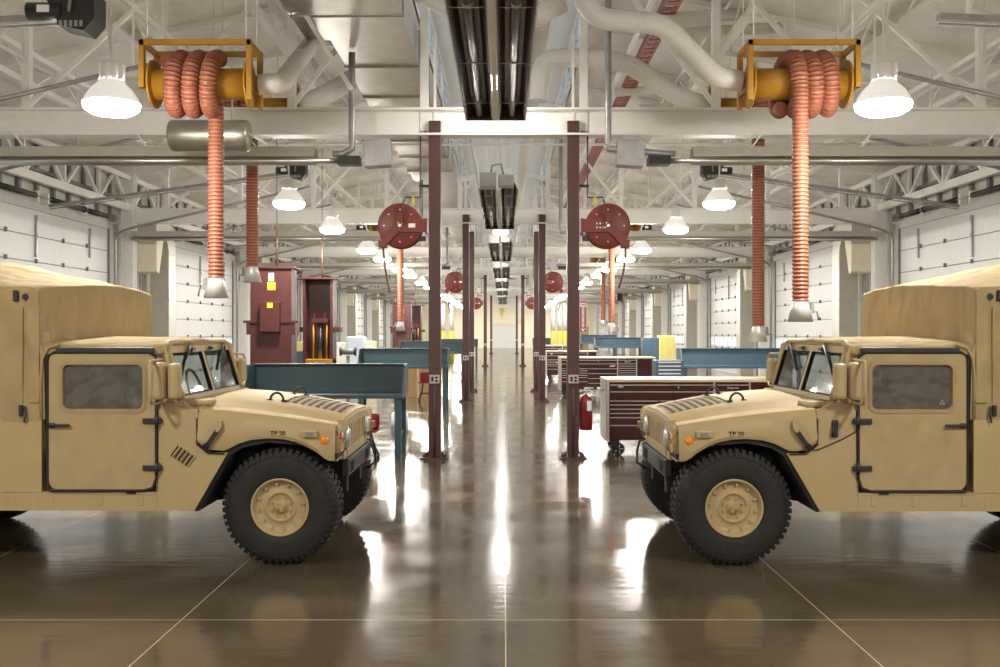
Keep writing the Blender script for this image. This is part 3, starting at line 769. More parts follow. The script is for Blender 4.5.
# fire extinguisher + its sign on the right front post
t = empty('fire_extinguisher', (1.235, 15.05, .42), 'red fire extinguisher hung on the right side of the nearest right post', 'fire extinguisher')
MB().lathe([(0, 0), (.085, 0), (.095, .015), (.095, .44), (.085, .49), (.05, .52), (.025, .54), (0, .54)], (0, 0, 0), n=28).build('cylinder', 'extred', t)
MB().cyl((0, 0, .53), (0, 0, .60), .022, n=12).box(-.03, .10, -.015, .015, .585, .60).box(-.03, .11, -.015, .015, .63, .645).box(-.03, 0, -.015, .015, .56, .64).build('valve_handle', 'silver', t)
MB().tube([(-.02, -.02, .58), (-.10, -.03, .56), (-.115, -.04, .45), (-.112, -.04, .05)], .014, 8).build('discharge_hose', 'black', t)
MB().cyl((.03, -.03, .59), (.05, -.05, .61), .02, n=10).build('pressure_gauge', 'silver', t)
b = MB(); rings = []
for j, z in enumerate((.30, .45)):
    rings.append([(.0965*math.cos(a), .0965*math.sin(a), z) for a in [-PI/2+.10+.15*q for q in range(7)]])
b.loft(rings, caps=False, smooth=True); b.build('instruction_label', 'paper', t, fix=False)
MB().box(-.14, -.09, -.03, .03, .30, .36).build('wall_bracket', 'black', t)
t = empty('extinguisher_sign', (1.185, 15.0, 1.89), 'tall narrow red and white FIRE EXTINGUISHER sign on the nearest right post', 'sign')
MB().box(-.052, .052, -.006, .006, 0, .48).build('sign_board', 'signred', t)
MB().box(-.018, .018, -.009, -.006, .08, .38).box(-.05, -.046, -.009, -.006, .0, .48).box(.046, .05, -.009, -.006, 0, .48).box(-.05, .05, -.009, -.006, 0, .005).box(-.05, .05, -.009, -.006, .475, .48).box(-.045, .045, -.009, -.006, .385, .45).prism([(-.035, .06), (.035, .06), (0, .012)], -.009, -.006).build('white_panel', 'paper', t)
o = text('FIRE', .040, (0, -.010, .418), (PI/2, 0, 0), 'signred', t)
for i, ch in enumerate('EXTINGUISHER'): text(ch, .027, (0, -.010, .368-i*.0248), (PI/2, 0, 0), 'ink', t)

# ================================================================ work benches
def bench(name, x0, x1, y, mt, lab, group, ht=1.40, sh=None):
    sh = sh or (.95 if ht < 1.45 else ht-.42)
    t = empty(name, ((x0+x1)/2, y, 0), lab, 'workbench', group)
    w = (x1-x0)/2; D = .85
    MB().box(-w, w, 0, D, sh-.06, sh, .006).build('worktop', mt, t)
    MB().box(-w, w, D-.04, D, sh, ht-.02).build('back_panel', mt, t)
    MB().box(-w, w, D-.10, D+.03, ht-.03, ht, .006).build('top_ledge', mt, t)
    for sx in (-1, 1):
        xa, xb = sorted((sx*w, sx*(w-.03)))
        MB().prism([(.10, sh), (D, sh), (D, ht-.01), (.32, ht-.01)], xa, xb, 'X').build('side_wing', mt, t)
        for yy in (.04, D-.08):
            xa, xb = sorted((sx*(w-.03), sx*(w-.13)))
            MB().box(xa, xb, yy, yy+.05, 0, sh-.06, .004).build('leg', mt, t)
        xa, xb = sorted((sx*(w-.06), sx*(w-.10)))
        MB().box(xa, xb, .09, D-.08, .30, .36).build('stretcher', mt, t)
    return t
bench('work_bench', -3.98, -1.53, 15.12, 'teal', 'dark teal steel workbench beside the left truck hood, nearest of the left benches', 'dark teal benches on the left')
bench('work_bench', -3.55, -1.35, 24.05, 'teal', 'dark teal steel workbench behind the nearest left post, second of the left benches', 'dark teal benches on the left', 1.50)
bench('work_bench', -4.0, -1.5, 38.0, 'teal', 'dark teal steel workbench farther back on the left, third of the left benches', 'dark teal benches on the left', 1.55)
bench('work_bench', -4.0, -1.5, 57.0, 'teal', 'dark teal steel workbench deepest on the left near the yellow-based columns', 'dark teal benches on the left', 1.5)
bench('work_bench', 4.30, 7.2, 24.1, 'blue', 'blue-grey steel workbench above the right truck hood, nearest of the right benches', 'blue benches on the right', 1.50)
bench('work_bench', 4.1, 6.3, 45.0, 'blue', 'pale blue steel workbench left of the blue cabinet, second of the right benches', 'blue benches on the right', 1.65)
bench('work_bench', 4.0, 5.9, 52.0, 'blue', 'pale blue steel workbench partly hidden behind the second right bench', 'blue benches on the right', 1.75)
bench('work_bench', 1.9, 3.3, 66.0, 'teal', 'small dark bench deep on the right beside the yellow-based columns', 'blue benches on the right', 1.5)
# cabinets
def cabinet(name, x0, x1, y, h, mt, lab, d=.6):
    t = empty(name, ((x0+x1)/2, y, 0), lab, 'cabinet', None); w = (x1-x0)/2
    MB().box(-w, w, 0, d, .05, h, .01).box(-w+.03, w-.03, .03, d, 0, .05).build('body', mt, t)
    for sx in (-1, 1):
        xa, xb = sorted((sx*.008, sx*(w-.02)))
        dd = MB().box(xa, xb, -.02, 0, .08, h-.03, .004).build('door', mt, t)
        MB().box(sx*.05-.012, sx*.05+.012, -.035, -.02, h*.5, h*.5+.12).build('handle', 'silver', dd)
    return t
cabinet('storage_cabinet', 4.32, 4.81, 31.0, 1.72, 'blue', 'tall blue steel cabinet left of the yellow cabinet')
cabinet('flammables_cabinet', 4.99, 5.48, 32.0, 1.79, 'yel', 'yellow safety cabinet right of the tall blue cabinet')
t = empty('drawer_cabinet', (3.74, 22.6, 0), 'small blue drawer cabinet with pale handles behind the nearest tool chest', 'cabinet')
MB().box(-.31, .31, 0, .6, 0, 1.26, .01).build('body', 'blue', t)
for k in range(14):
    d = MB().box(-.27, .27, -.015, 0, .05+.085*k, .13+.085*k, .003).build('drawer', 'blue', t)
    MB().box(-.25, .25, -.035, -.015, .095+.085*k, .122+.085*k).build('handle', 'doorw', d)

# ================================================================ tool chests
def chest(x0, x1, y, lab, detail=True):
    t = empty('tool_chest', (x0, y, 0), lab, 'tool chest', 'maroon rolling tool chests with wooden tops')
    W = x1-x0; H = 1.13; D = .95
    b = MB().box(0, W, 0, D, .24, H, .008); b.build('body', 'chest', t)
    MB().box(-.015, W+.01, -.03, D+.03, H, H+.045, .006).build('wooden_top', 'wood', t)
    MB().box(-.012, .0, .02, D-.02, .22, H).box(0, .035, -.012, 0, .22, H).box(W-.035, W, -.012, 0, .22, H).build('side_trim', 'silver', t)
    MB().tube([(-.02, .2, 1.0), (-.07, .2, 1.0), (-.07, D-.2, 1.0), (-.02, D-.2, 1.0)], .014, 6).build('push_handle', 'silver', t)
    cols = [(.05, .62, [.24, .35, .345, .62]), ]
    def drawer(xa, xb, za, zb):
        d = MB().box(xa, xb, -.02, 0, za, zb-.006, .002).build('drawer', 'chest', t)
        MB().box(xa, xb, -.034, -.018, zb-.020, zb-.006).build('drawer_pull', 'silver', d)
    seg = [(.05, .66*1.0), (.68, W-.70), (W-.67, W-.05)] if W > 2 else [(.05, W/2-.01), (W/2+.01, W-.05)]
    a0, a1 = .05, W*.60
    drawer(a0, a1, 1.00, 1.10); drawer(a0, a1, .86, .995)
    am = a0+(a1-a0)*.47
    for za, zb in ((.80, .855), (.735, .795), (.67, .73), (.605, .665), (.485, .60), (.26, .48)): drawer(a0, am-.01, za, zb)
    for za, zb in ((.72, .855), (.58, .715), (.44, .575), (.26, .435)): drawer(am+.01, a1, za, zb)
    MB().box(a1, a1+.03, -.014, 0, .24, H).build('divider', 'silver', t)
    b0, b1 = a1+.05, W*.80
    drawer(b0, b1, 1.00, 1.10)
    z = 1.0
    for k in range(9): drawer(b0, b1, z-.065, z-.003); z -= .065
    drawer(b0, b1, .26, z-.003)
    MB().box(b1, b1+.03, -.014, 0, .24, H).build('divider', 'silver', t)
    dd = MB().box(b1+.05, W-.05, -.02, 0, .27, 1.10, .004).build('locker_door', 'chest', t)
    MB().cyl((a0+(a1-a0)*.66, -.03, 1.05), (a0+(a1-a0)*.66, -.018, 1.05), .014, n=10).build('lock', 'silver', t)
    bd = MB().lathe([(0, 0), (.045, 0), (.05, .006), (0, .008)], (0, 0, 0), 'Y', n=20).xf(lambda v: (v[0]+a0+.16, -.02-v[1], v[2]*.45+1.06)).build('maker_badge', 'silver', t)
    MB().prism([(a1-.24, .90), (a1-.08, .90), (a1-.05, .945), (a1-.17, .945)], -.026, -.02).build('maker_badge', 'silver', t)
    if detail:
        text('Snap-on', .055, ((b0+b1)/2, -.0225, 1.045), (PI/2, 0, 0), 'silver', t)
        MB().box(a0+.03, a0+.34, -.036, -.034, .80+.035, .80+.048).build('nameplate', 'steel', t)
    for xx in (.14, W-.14):
        for yy in (.12, D-.12):
            c = MB().box(xx-.10, xx+.06, yy-.05, yy+.05, .20, .24).prism([(xx-.08, .20), (xx+.03, .20), (xx+.07, .08), (xx+.03, .06)], yy-.05, yy-.035).prism([(xx-.08, .20), (xx+.03, .20), (xx+.07, .08), (xx+.03, .06)], yy+.035, yy+.05)
            cs = c.build('caster', 'black', t)
            MB().lathe([(.03, -.025), (.085, -.025), (.095, -.018), (.095, .018), (.085, .025), (.03, .025)], (xx+.05, yy, .095), 'Y', n=24).build('wheel', 'blackrub', cs)
            w = MB().cyl((xx+.05, yy-.03, .095), (xx+.05, yy+.03, .095), .022, n=10)
            for q in range(5):
                a = 2*PI*q/5; w.bar((xx+.05, yy-.02, .095), (xx+.05+.075*math.cos(a), yy-.02, .095+.075*math.sin(a)), .012)
            w.build('spoke', 'silver', cs)
    return t
chest(1.58, 4.30, 15.35, 'maroon rolling tool chest behind the right truck hood, nearest tool chest')
chest(1.62, 4.35, 28.8, 'maroon rolling tool chest behind the fire extinguisher post, second tool chest')
chest(1.62, 3.6, 38.5, 'maroon rolling tool chest third in line on the right of the aisle', False)
chest(1.75, 4.2, 55.5, 'maroon rolling tool chest farthest down the right side of the aisle', False)

# ================================================================ vehicle lift columns
def lift(x, y, h, lab, face):
    t = empty('lift_column', (x, y, 0), lab, 'vehicle lift', 'maroon vehicle lift columns')
    W = .41
    if not face:
        b = MB().box(-W, W, 0, .05, 0, h).box(-W, -W+.04, .05, .5, 0, h).box(W-.04, W, .05, .5, 0, h); b.build('column', 'maroon', t)
        MB().box(-.19, .20, -.16, -.001, 1.9, 2.5, .01).build('control_box', 'maroon', t)
        MB().box(-W-.14, -.2, -.03, .0, 2.08, 2.13).box(.2, W+.14, -.03, 0, 2.08, 2.13).box(-W-.08, -W, -.02, .4, 1.85, 2.13).box(W, W+.08, -.02, .4, 1.85, 2.13).build('carriage', 'maroon', t)
        s1 = MB().box(-.05, .06, -.006, -.001, 2.92, 3.08).build('data_label', 'paper', t)
        text('J', .11, (.0, -.008, 3.0), (PI/2, 0, 0), 'bluepl', t)
        s2 = MB().box(-.07, .09, -.006, -.001, 2.74, 2.90).build('warning_label', 'labely', t)
        MB().box(-.04, .07, -.166, -.160, 2.38, 2.48).build('warning_label', 'labely', t)
        MB().box(-.35, .2, -.02, 0, 1.12, 1.16).build('stiffener', 'maroon', t)
    else:
        b = MB().box(-W+.05, W-.05, .5, .55, 0, h).box(-W+.05, -W+.11, 0, .5, 0, h).box(W-.11, W-.05, 0, .5, 0, h); b.build('column', 'maroon', t)
        MB().cyl((.03, .2, 1.25), (.03, .2, 2.2), .05, n=14).build('hydraulic_cylinder', 'tubed', t)
        for sx in (-.13, .19): MB().cyl((sx, .15, 1.25), (sx, .15, 2.15), .022, n=8).build('guide_rod', 'yellow', t)
        MB().box(-.29, .36, -.05, .45, 1.15, 1.25, .01).build('carriage', 'yellow', t)
        MB().box(-.17, .22, .1, .3, 2.12, 2.22, .01).box(-.12, -.08, .1, .2, 2.22, 2.36).box(.14, .18, .1, .2, 2.22, 2.36).build('cross_head', 'maroon', t)
        MB().box(W-.05, W+.12, .1, .4, 1.9, 2.02).box(-W-.05, -W+.05, .1, .4, 1.9, 2.02).build('arm_bracket', 'maroon', t)
    MB().box(-W-.08, W+.08, -.06, .58, h, h+.04).build('cap_plate', 'maroon', t)
    MB().box(-W-.1, W+.1, -.1, .65, 0, .03).build('base_plate', 'maroon', t)
    MB().cyl((.05, .3, h), (.05, .3, h+.9), .02, n=8).cyl((.05, .3, h+.9), (.05, .3, h+3.2), .008, n=5).build('supply_pipe', 'copper', t)
lift(-4.66, 20.0, 3.17, 'wide maroon lift column with control box behind the left bench, nearest one', False)
lift(-4.47, 24.0, 3.17, 'maroon lift column with yellow guide rods behind the nearest left bench', True)
lift(-4.55, 44.5, 3.20, 'maroon lift column seen small beside the hanging hose, nearer of the far pair', False)
lift(-4.45, 49.5, 3.20, 'maroon lift column with yellow rods, deepest one on the left', True)

# ================================================================ small things
# red shop stools and crate on left
for sx_, sy_, sl_ in ((-2.10, 14.8, 'red shop stool with low back just beyond the left truck bumper'), (-2.10, 27.4, 'low red shop stool on black legs left of the nearest left post')):
  t = empty('shop_stool', (sx_, sy_, 0), sl_, 'stool', 'red shop stools')
  k_ = .85 if sy_ < 20 else 1
  MB().box(-.24, .24, -.18, .18, .50*k_, .54*k_, .015).box(-.22, .24, .12, .18, .54*k_, .80*k_, .03).build('seat', 'extred', t)
  for a, q in ((-.2, -.15), (.2, -.15), (-.2, .15), (.2, .15)): MB().tube([(a*.6, q*.6, .50*k_), (a*.7, q*.7, .3), (a*1.1, q*1.1, .06)], .014, 6).cyl((a*1.1-.02, q*1.1, .035), (a*1.1+.02, q*1.1, .035), .035, n=10).build('leg', 'black', t)
  MB().tube([(-.18, -.14, .22), (.18, -.14, .22), (.18, .14, .22), (-.18, .14, .22)], .012, 6, closed=True).build('foot_ring', 'black', t)
t = empty('shipping_crate', (-2.45, 29.0, 0), 'brown cardboard crate standing behind the red stool', 'box')
MB().box(-.38, .25, 0, .5, 0, 1.0, .01).build('carton', 'card', t)
MB().box(-.07, -.02, -.004, 0, 0, 1.0).build('tape', 'wood', t)
t = empty('floor_jack', (-2.35, 29.05, 1.0), 'yellow tool case lying on top of the cardboard crate', 'tool case')
t.name = 'tool_case'
MB().box(-.45, .28, 0, .45, .0, .15, .03).box(-.25, .2, .1, .35, .15, .22, .02).build('case', 'yel2', t)
MB().tube([(-.12, -.005, .08), (-.1, -.03, .08), (.06, -.03, .08), (.08, -.005, .08)], .01, 6).build('handle', 'black', t)
# red round can near left bumper and things under the bench
t = empty('oil_can', (-1.98, 19.0, 0), 'blue and white round can on the floor under the nearest left bench', 'can')
MB().cyl((0, 0, 0), (0, 0, .36), .16, n=22).build('can_body', 'bluepl', t)
MB().cyl((0, 0, .36), (0, 0, .38), .13, n=22).build('lid', 'paper', t)
# vises / equipment behind bench
t = empty('parts_washer', (-5.55, 33.0, 0), 'white machine with pale blue cover left of the dark benches', 'machine')
MB().box(-.45, .35, 0, .6, 0, 1.55, .02).build('cabinet', 'white', t)
MB().box(.36, .95, -.05, .5, .3, 1.75, .03).build('cover', 'bluepl', t)
MB().box(.97, 1.3, 0, .5, 0, 1.6, .02).build('side_panel', 'cream', t)
t = empty('test_stand', (-5.1, 27.5, 0), 'grey equipment stand with round head beside the maroon lift column', 'stand')
MB().box(-.3, .3, -.2, .2, 0, .9, .02).build('base', 'grey', t)
MB().cyl((0, 0, .9), (0, 0, 1.55), .05, n=10).build('column', 'silver', t)
MB().box(-.12, .12, -.1, .1, 1.45, 1.85, .03).build('head', 'steel', t)
t = empty('tool_cart', (-6.15, 28.4, 0), 'blue cart with yellow top showing between the two maroon lift columns', 'cart')
MB().box(-.45, .5, 0, .6, .1, 1.35, .01).build('cart_body', 'blue', t); MB().box(-.47, .52, -.02, .62, 1.35, 1.62, .02).build('cart_top', 'yel', t)
MB().cyl((-.4, .1, .05), (-.36, .1, .05), .05, n=10).cyl((.4, .1, .05), (.44, .1, .05), .05, n=10).cyl((-.4, .5, .05), (-.36, .5, .05), .05, n=10).cyl((.4, .5, .05), (.44, .5, .05), .05, n=10).build('wheel', 'black', t)
t = empty('floor_fan', (-4.6, 29.5, 0), 'small dark bench grinder on a pedestal right of the lift columns', 'grinder'); t.name = 'bench_grinder'
MB().box(-.15, .15, -.15, .15, 0, .03).cyl((0, 0, 0), (0, 0, 1.2), .05, n=10).build('pedestal', 'grey', t)
MB().cyl((-.2, 0, 1.32), (.2, 0, 1.32), .09, n=16).build('motor', 'grey', t)
for sx in (-.22, .22): MB().cyl((sx-.02, 0, 1.32), (sx+.02, 0, 1.32), .13, n=18).build('grinding_wheel', 'black', t)
# yellow-based white columns deep in the hall
for i, (px, s, k_) in enumerate([(443, -1, 1), (451.5, -1, 0), (565, 1, 2), (559.5, 1, 1), (553, 1, 0)]):
    if True:
        x = (px-504)*.062
        t = empty('bollard_column', (x, 62.0, 0), 'white column with yellow base deep on the %s, %s to the aisle' % (SIDE[s], ['closest', 'second closest', 'third closest'][k_]), 'column', 'white columns with yellow bases')
        MB().cyl((0, 0, 1.98), (0, 0, 3.55), .14, n=18).lathe([(.14, 3.55), (.10, 3.64), (0, 3.68)], (0, 0, 0), n=18).build('upper_shaft', 'doorw', t)
        MB().cyl((0, 0, 0), (0, 0, 1.98), .15, n=18).build('yellow_base', 'yel2', t)
# end wall sign and wall fittings
t = empty('wall_horn', (-.25, YE-.2, 4.72), 'lime yellow funnel sign high on the far wall above the roll-up door', 'sign')
MB().prism([(-.28, 0), (.28, 0), (.24, -.35), (.07, -.5), (.07, -.9), (-.07, -.9), (-.07, -.5), (-.24, -.35)], 0, .2).build('board', 'green', t)
t = empty('wall_bracket', (2.2, YE-.3, 2.9), 'small dark fitting on the far wall right of the lime sign', 'bracket')
MB().box(-.1, .1, 0, .3, 0, .6).cyl((-.2, 0, .3), (.2, 0, .3), .1, n=10).build('fitting', 'grey', t)
t = empty('window_shutter', (6.4, 90, 0), 'beige wall cabinet with a knob deep on the right', 'cabinet'); t.name = 'wall_cabinet'
MB().box(.0, 1.2, 0, .3, 0, 2.4, .02).build('body', 'card', t); MB().cyl((.6, -.06, 2.0), (.6, 0, 2.0), .05, n=10).build('knob', 'grey', t)
t = empty('wall_speaker', (8.1, 70, 4.2), 'small dark loudspeaker high on the right, beyond the thin hanging hoses', 'speaker')
MB().box(-.2, .2, 0, .3, -.1, .45, .04).build('housing', 'black', t); MB().bar((0, .15, .4), (0, .15, 2.3), .05).build('hanger_bar', 'grey', t)
# ================================================================ trucks
def truck(s, Xc, Y0, label, left):
    """local frame: u forward from the front axle (world x = s*u), y away from camera from the near body side, z up"""
    T = empty('military_truck', (Xc, Y0, 0), label, 'truck', None)
    WB = 3.30; Wd = 2.16; mid = Wd/2
    def fx(b): return b.xf(lambda v: (s*v[0], v[1], v[2]))
    def P(b, name, m, parent=T, **k): return fx(b).build(name, m, parent, **k)
    # ---- lower body / tub
    arch_r = []
    for k in range(9):
        a = PI*(k/8); arch_r.append((-WB+.60*math.cos(a), .46+.58*math.sin(a)))
    b = MB()
    side = [(-.69, .45), (-.42, .918), (-.57, .918), (-.66, .98), (-.665, 1.27), (-.86, 1.30), (-.98, 1.27), (-.985, .60), (-1.93, .60), (-1.93, 1.19), (-4.06, 1.19), (-4.06, .50), (-WB-.62, .46)]+arch_r[::-1]+[(-WB+.62, .45)]
    # outer skins each side, inner floor
    for ya, yb in ((0, .05), (Wd-.05, Wd)): b.prism(side, ya, yb)
    b.box(-4.05, -.70, .05, Wd-.05, .50, .60); b.prism([(-.69, .5), (-.69, 1.25), (-.86, 1.30), (-.98, 1.27), (-.98, .5)], .05, Wd-.05)
    b.box(-1.97, -1.93, .05, Wd-.05, .55, 1.9); b.box(-4.06, -1.97, .05, Wd-.05, .95, 1.0); b.box(-4.06, -4.0, .0, Wd, .5, 1.19)
    P(b, 'body_tub', 'sand')
    # raised details
    b = MB()
    for xx in (-1.85, -1.45, -1.12): b.box(xx-.02, xx+.02, -.008, 0, .49, .58, .003)
    b.box(-.995, -.990, -.004, 0, .45, 1.25); b.box(-1.93, -.99, -.006, 0, .585, .60); b.box(-4.0, -1.94, -.006, 0, .60, .612)
    for zz in (.52, .63, .75, .88, 1.0, 1.12):
        b.cyl((-1.02, -.006, zz), (-1.02, 0, zz), .006, n=6); b.cyl((-.96, -.006, zz), (-.96, 0, zz), .006, n=6)
    for xx in [-2.2+.06*q for q in range(5)]: b.cyl((xx, -.006, .50), (xx, 0, .50), .006, n=6).cyl((xx, -.006, .55), (xx, 0, .55), .006, n=6)
    for q in range(4): b.cyl((-.48-.04*q, -.006, .85-.08*q), (-.48-.04*q, 0, .85-.08*q), .006, n=6)
    P(b, 'panel_rib', 'sand')
    P(MB().box(-1.24, -1.16, -.01, 0, .585, .615), 'step_plate', 'black')
    # ---- hood and fenders (one piece)
    st = [-.665, -.58, -.57, -.45, -.41, -.33, -.23, -.1, .03, .13, .22, .31, .37, .42, .475, .50]
    def arch(u):
        tb = [(-.665, .99), (-.58, .925), (-.45, .918), (-.41, .934), (-.33, .975), (-.23, 1.005), (-.08, 1.02), (.05, 1.01), (.15, .985), (.23, .95), (.31, .90), (.37, .852), (.41, .835), (.475, .835), (.51, .86)]
        for (a, za), (c2, zc) in zip(tb[:-1], tb[1:]):
            if u <= c2: return .018+za+(zc-za)*(u-a)/(c2-a)
        return tb[-1][1]+.018
    st = [x if x < .4 else .4+(x-.4)*.5 for x in st]
    rings = []
    for u in st:
        q = (u+.665)/1.165
        crest = 1.318-.05*q-.13*q*q; crease = 1.275-.08*q-.065*q*q
        nose = max(0, (u-.40)/.10); ins = .06*nose*nose
        L = [(.0+ins, arch(u)), (-.012+ins, arch(u)+.03), (0+ins, (arch(u)+crease)/2), (.010+ins, crease-.05), (.055+ins, crease), (.16, crease+.015), (.33, crest-.035), (.40, crest), (.47, crest+.022), (mid, crest+.040)]
        full = L+[(Wd-y, z) for y, z in L[-2::-1]]
        rings.append([(u, y, z) for y, z in full])
    b = MB(); b.loft(rings, caps=False, smooth=True)
    hood = P(b, 'hood', 'sand')
    m_ = hood.modifiers.new('solid', 'SOLIDIFY'); m_.thickness = .012; m_.offset = -1
    hood.modifiers.new('es', 'EDGE_SPLIT').split_angle = math.radians(32)
    # front face: grille panel
    zt = 1.30-.185
    gp = MB()
    fy0, fy1 = .36, Wd-.36
    nb = 9; sx = .448
    gy0, gy1 = .62, Wd-.62
    gp.prism([(.05, .86), (.11, .835), (fy0, .845), (fy0, 1.115), (.17, 1.10), (.08, 1.07)], sx-.03, sx+.005, 'X')
    gp.prism([(Wd-.05, .86), (Wd-.11, .835), (fy1, .845), (fy1, 1.115), (Wd-.17, 1.10), (Wd-.08, 1.07)], sx-.03, sx+.005, 'X')
    gp.box(sx-.03, sx+.02, fy0, fy1, .82, .90); gp.box(sx-.03, sx+.02, fy0, fy1, 1.09, 1.155)
    gp.box(sx-.03, sx+.015, fy0, gy0, .9, 1.09); gp.box(sx-.03, sx+.015, gy1, fy1, .9, 1.09)
    gp.box(sx-.03, sx+.02, gy0-.02, gy0+.02, .9, 1.09); gp.box(sx-.03, sx+.02, gy1-.02, gy1+.02, .9, 1.09)
    for k in range(1, nb): y = gy0+(gy1-gy0)*k/nb; gp.box(sx-.03, sx+.02, y-.028, y+.028, .9, 1.09, .004)
    lr = [(p[1], p[2]) for p in rings[-1]][4:-4]
    gp.prism([(lr[0][0], 1.08)]+lr+[(lr[-1][0], 1.08)], sx-.005, sx+.012, 'X')
    gp.loft([[(sx+.012, y, z-.012) for y, z in lr]+[(sx+.012, y, z-.07) for y, z in lr[::-1]], [(sx+.030, y, z-.03) for y, z in lr]+[(sx+.030, y, z-.07) for y, z in lr[::-1]]], closed=True)
    P(gp, 'grille', 'sand')
    P(MB().box(sx-.06, sx-.04, fy0, fy1, .85, 1.12), 'radiator_core', 'chassis')
    for y in (.49, Wd-.49):
        h = P(MB().lathe([(0, .035), (.05, .032), (.088, .015), (.092, .0), (.092, -.03)], (sx+.022, y, .995), 'X', n=26), 'headlight', 'lens')
        P(MB().lathe([(.092, .0), (.105, .0), (.105, .012), (.092, .012)], (sx+.018, y, .995), 'X', n=26), 'bezel', 'sand', h)
    for y0_, sg in ((.09, 1), (Wd-.09, -1)):
        ya, yb = sorted((y0_, y0_+sg*.18))
        sx = .425
        g = P(MB().box(sx, sx+.045, ya, yb, .90, 1.09, .012), 'light_cluster', 'sand')
        P(MB().cyl((sx+.04, y0_+sg*.06, .94), (sx+.06, y0_+sg*.06, .94), .032, n=14).cyl((sx+.04, y0_+sg*.14, 1.04), (sx+.06, y0_+sg*.14, 1.04), .03, n=14), 'lamp', 'lens', g)
        P(MB().cyl((sx+.04, y0_+sg*.06, 1.04), (sx+.06, y0_+sg*.06, 1.04), .028, n=14), 'lamp', 'redlens' if left else 'amber', g)
        P(MB().box(sx+.07, sx+.085, ya-.01, yb+.01, .995, 1.0).box(sx, sx+.085, ya-.01, ya, .93, 1.0).box(sx, sx+.085, yb, yb+.01, .93, 1.0), 'lamp_guard', 'sand', g)
    sx = .448
    # hood louvres
    vents = MB(); fr = MB()
    def hoodz(u): q = (u+.665)/1.165; return 1.318-.05*q-.13*q*q
    for k in range(8):
        u = -.08+.066*k
        def slab(b_, ua, ub, h):
            vs = []
            for hh_ in (-.004, h):
                for uu, yy_ in ((ua, .65), (ub, .65), (ub, mid), (ua, mid), (ua, Wd-.65), (ub, Wd-.65)):
                    vs.append((uu, yy_, hoodz(uu)+.022+.018*(min(yy_, Wd-yy_)-.47)/.61+hh_))
            b_.add(vs, [[6, 7, 8, 9], [9, 8, 11, 10], [0, 1, 7, 6], [1, 2, 8, 7], [2, 5, 11, 8], [5, 4, 10, 11], [4, 3, 9, 10], [3, 0, 6, 9]])
        slab(vents, u-.020, u+.020, .003); slab(fr, u+.020, u+.028, .007)
    P(vents, 'hood_vent', 'ventd'); P(fr, 'vent_lip', 'sand')
    for y, u in ((.62, -.16), (1.52, -.14)):
        pts = [(u+.058*math.cos(a), y, hoodz(u)+.03+.068*math.sin(a)) for a in [PI*k/10 for k in range(11)]]
        P(MB().tube(pts, .011, 8).box(u-.085, u-.04, y-.02, y+.02, hoodz(u)+.025, hoodz(u)+.042).box(u+.04, u+.085, y-.02, y+.02, hoodz(u)+.005, hoodz(u)+.035), 'lifting_ring', 'black')
    # seam lines of hood
    P(MB().tube([(-.668, -.004, 1.20), (-.668, -.004, .985), (-.575, -.014, .918), (-.44, -.012, .912)], .006, 6), 'hood_seam', 'blackrub')
    # latch
    rot = Matrix.Rotation(math.radians(-32), 3, 'Y')
    lt = MB().add([], [])
    ell = [(-.53+.045*math.cos(a)*.9, 1.075+.125*math.sin(a)) for a in [2*PI*k/20 for k in range(20)]]
    ca, sa = math.cos(math.radians(30)), math.sin(math.radians(30))
    ell = [(-.53+(x+.53)*ca+(z-1.075)*sa, 1.075-(x+.53)*sa+(z-1.075)*ca) for x, z in ell]
    lt.prism(ell, -.028, .0); P(lt, 'latch_mount', 'sand')
    P(MB().bar((-.60, -.035, .945), (-.49, -.04, 1.105), .035, .02, up=(0, 1, 0)).bar((-.605, -.03, .955), (-.57, -.05, .985), .05, .03, up=(0, 1, 0)), 'hood_latch', 'black')
    P(MB().bar((-.497, -.045, 1.095), (-.465, -.040, 1.145), .025, .015, up=(0, 1, 0)), 'latch_hook', 'sand')
    # marker lights, reflector
    P(MB().box(.19, .315, -.035, .005, 1.045, 1.10, .008), 'marker_housing', 'sand'); P(MB().box(.22, .285, -.038, -.034, 1.057, 1.088), 'marker_lens', 'grey')
    P(MB().lathe([(.0, -.016), (.028, -.012), (.037, .0), (.037, .012)], (.367, .0, 1.02), 'Y', n=22), 'side_reflector', 'amber')
    uT = -.01
    text('TP 20', .052, (s*uT, -.0085, 1.075), (PI/2, 0, 0), 'ink', T, name='stencil_lettering', ext=.003)
    # cowl box / intake
    if left:
        P(MB().box(-.86, -.60, .10, .34, 1.29, 1.345, .025).box(-.84, -.63, .12, .32, 1.25, 1.30), 'air_intake', 'sand')
        v = MB()
        for k in range(5):
            cx = -.845+.030*k; cz = .935-.020*k; v.bar((cx-.030, -.004, cz-.040), (cx+.030, -.004, cz+.040), .015, .012, up=(0, 1, 0))
        v2 = MB()
        for k in range(5):
            cx = -.845+.030*k+.013; cz = .935-.020*k-.002; v2.bar((cx-.030, -.006, cz-.040), (cx+.030, -.006, cz+.040), .010, .018, up=(0, 1, 0))
        P(v, 'side_louvre', 'ventd'); P(v2, 'louvre_lip', 'sand')
    else:
        P(MB().box(-.99, -.62, .12, .40, 1.28, 1.33, .02), 'air_intake', 'sand')
        P(MB().box(-.83, -.78, -.03, .0, 1.05, 1.19, .012).tube([(-.80, -.035, 1.16), (-.78, -.04, 1.1), (-.78, -.03, 1.06)], .01, 6), 'antenna_latch', 'black')
        P(MB().tube([(-.62, -.006, .95), (-.66, -.006, .945), (-.86, -.006, 1.03), (-.985, -.006, 1.10)], .005, 6), 'seam', 'blackrub')
    # ---- bumper
    b = MB()
    b.box(.44, .50, .40, Wd-.36, .665, .82, .012)
    P(b, 'bumper', 'black')
    b = MB()
    for k in range(4): y = .50+.055*k; b.box(.498, .505, y, y+.022, .69, .78)
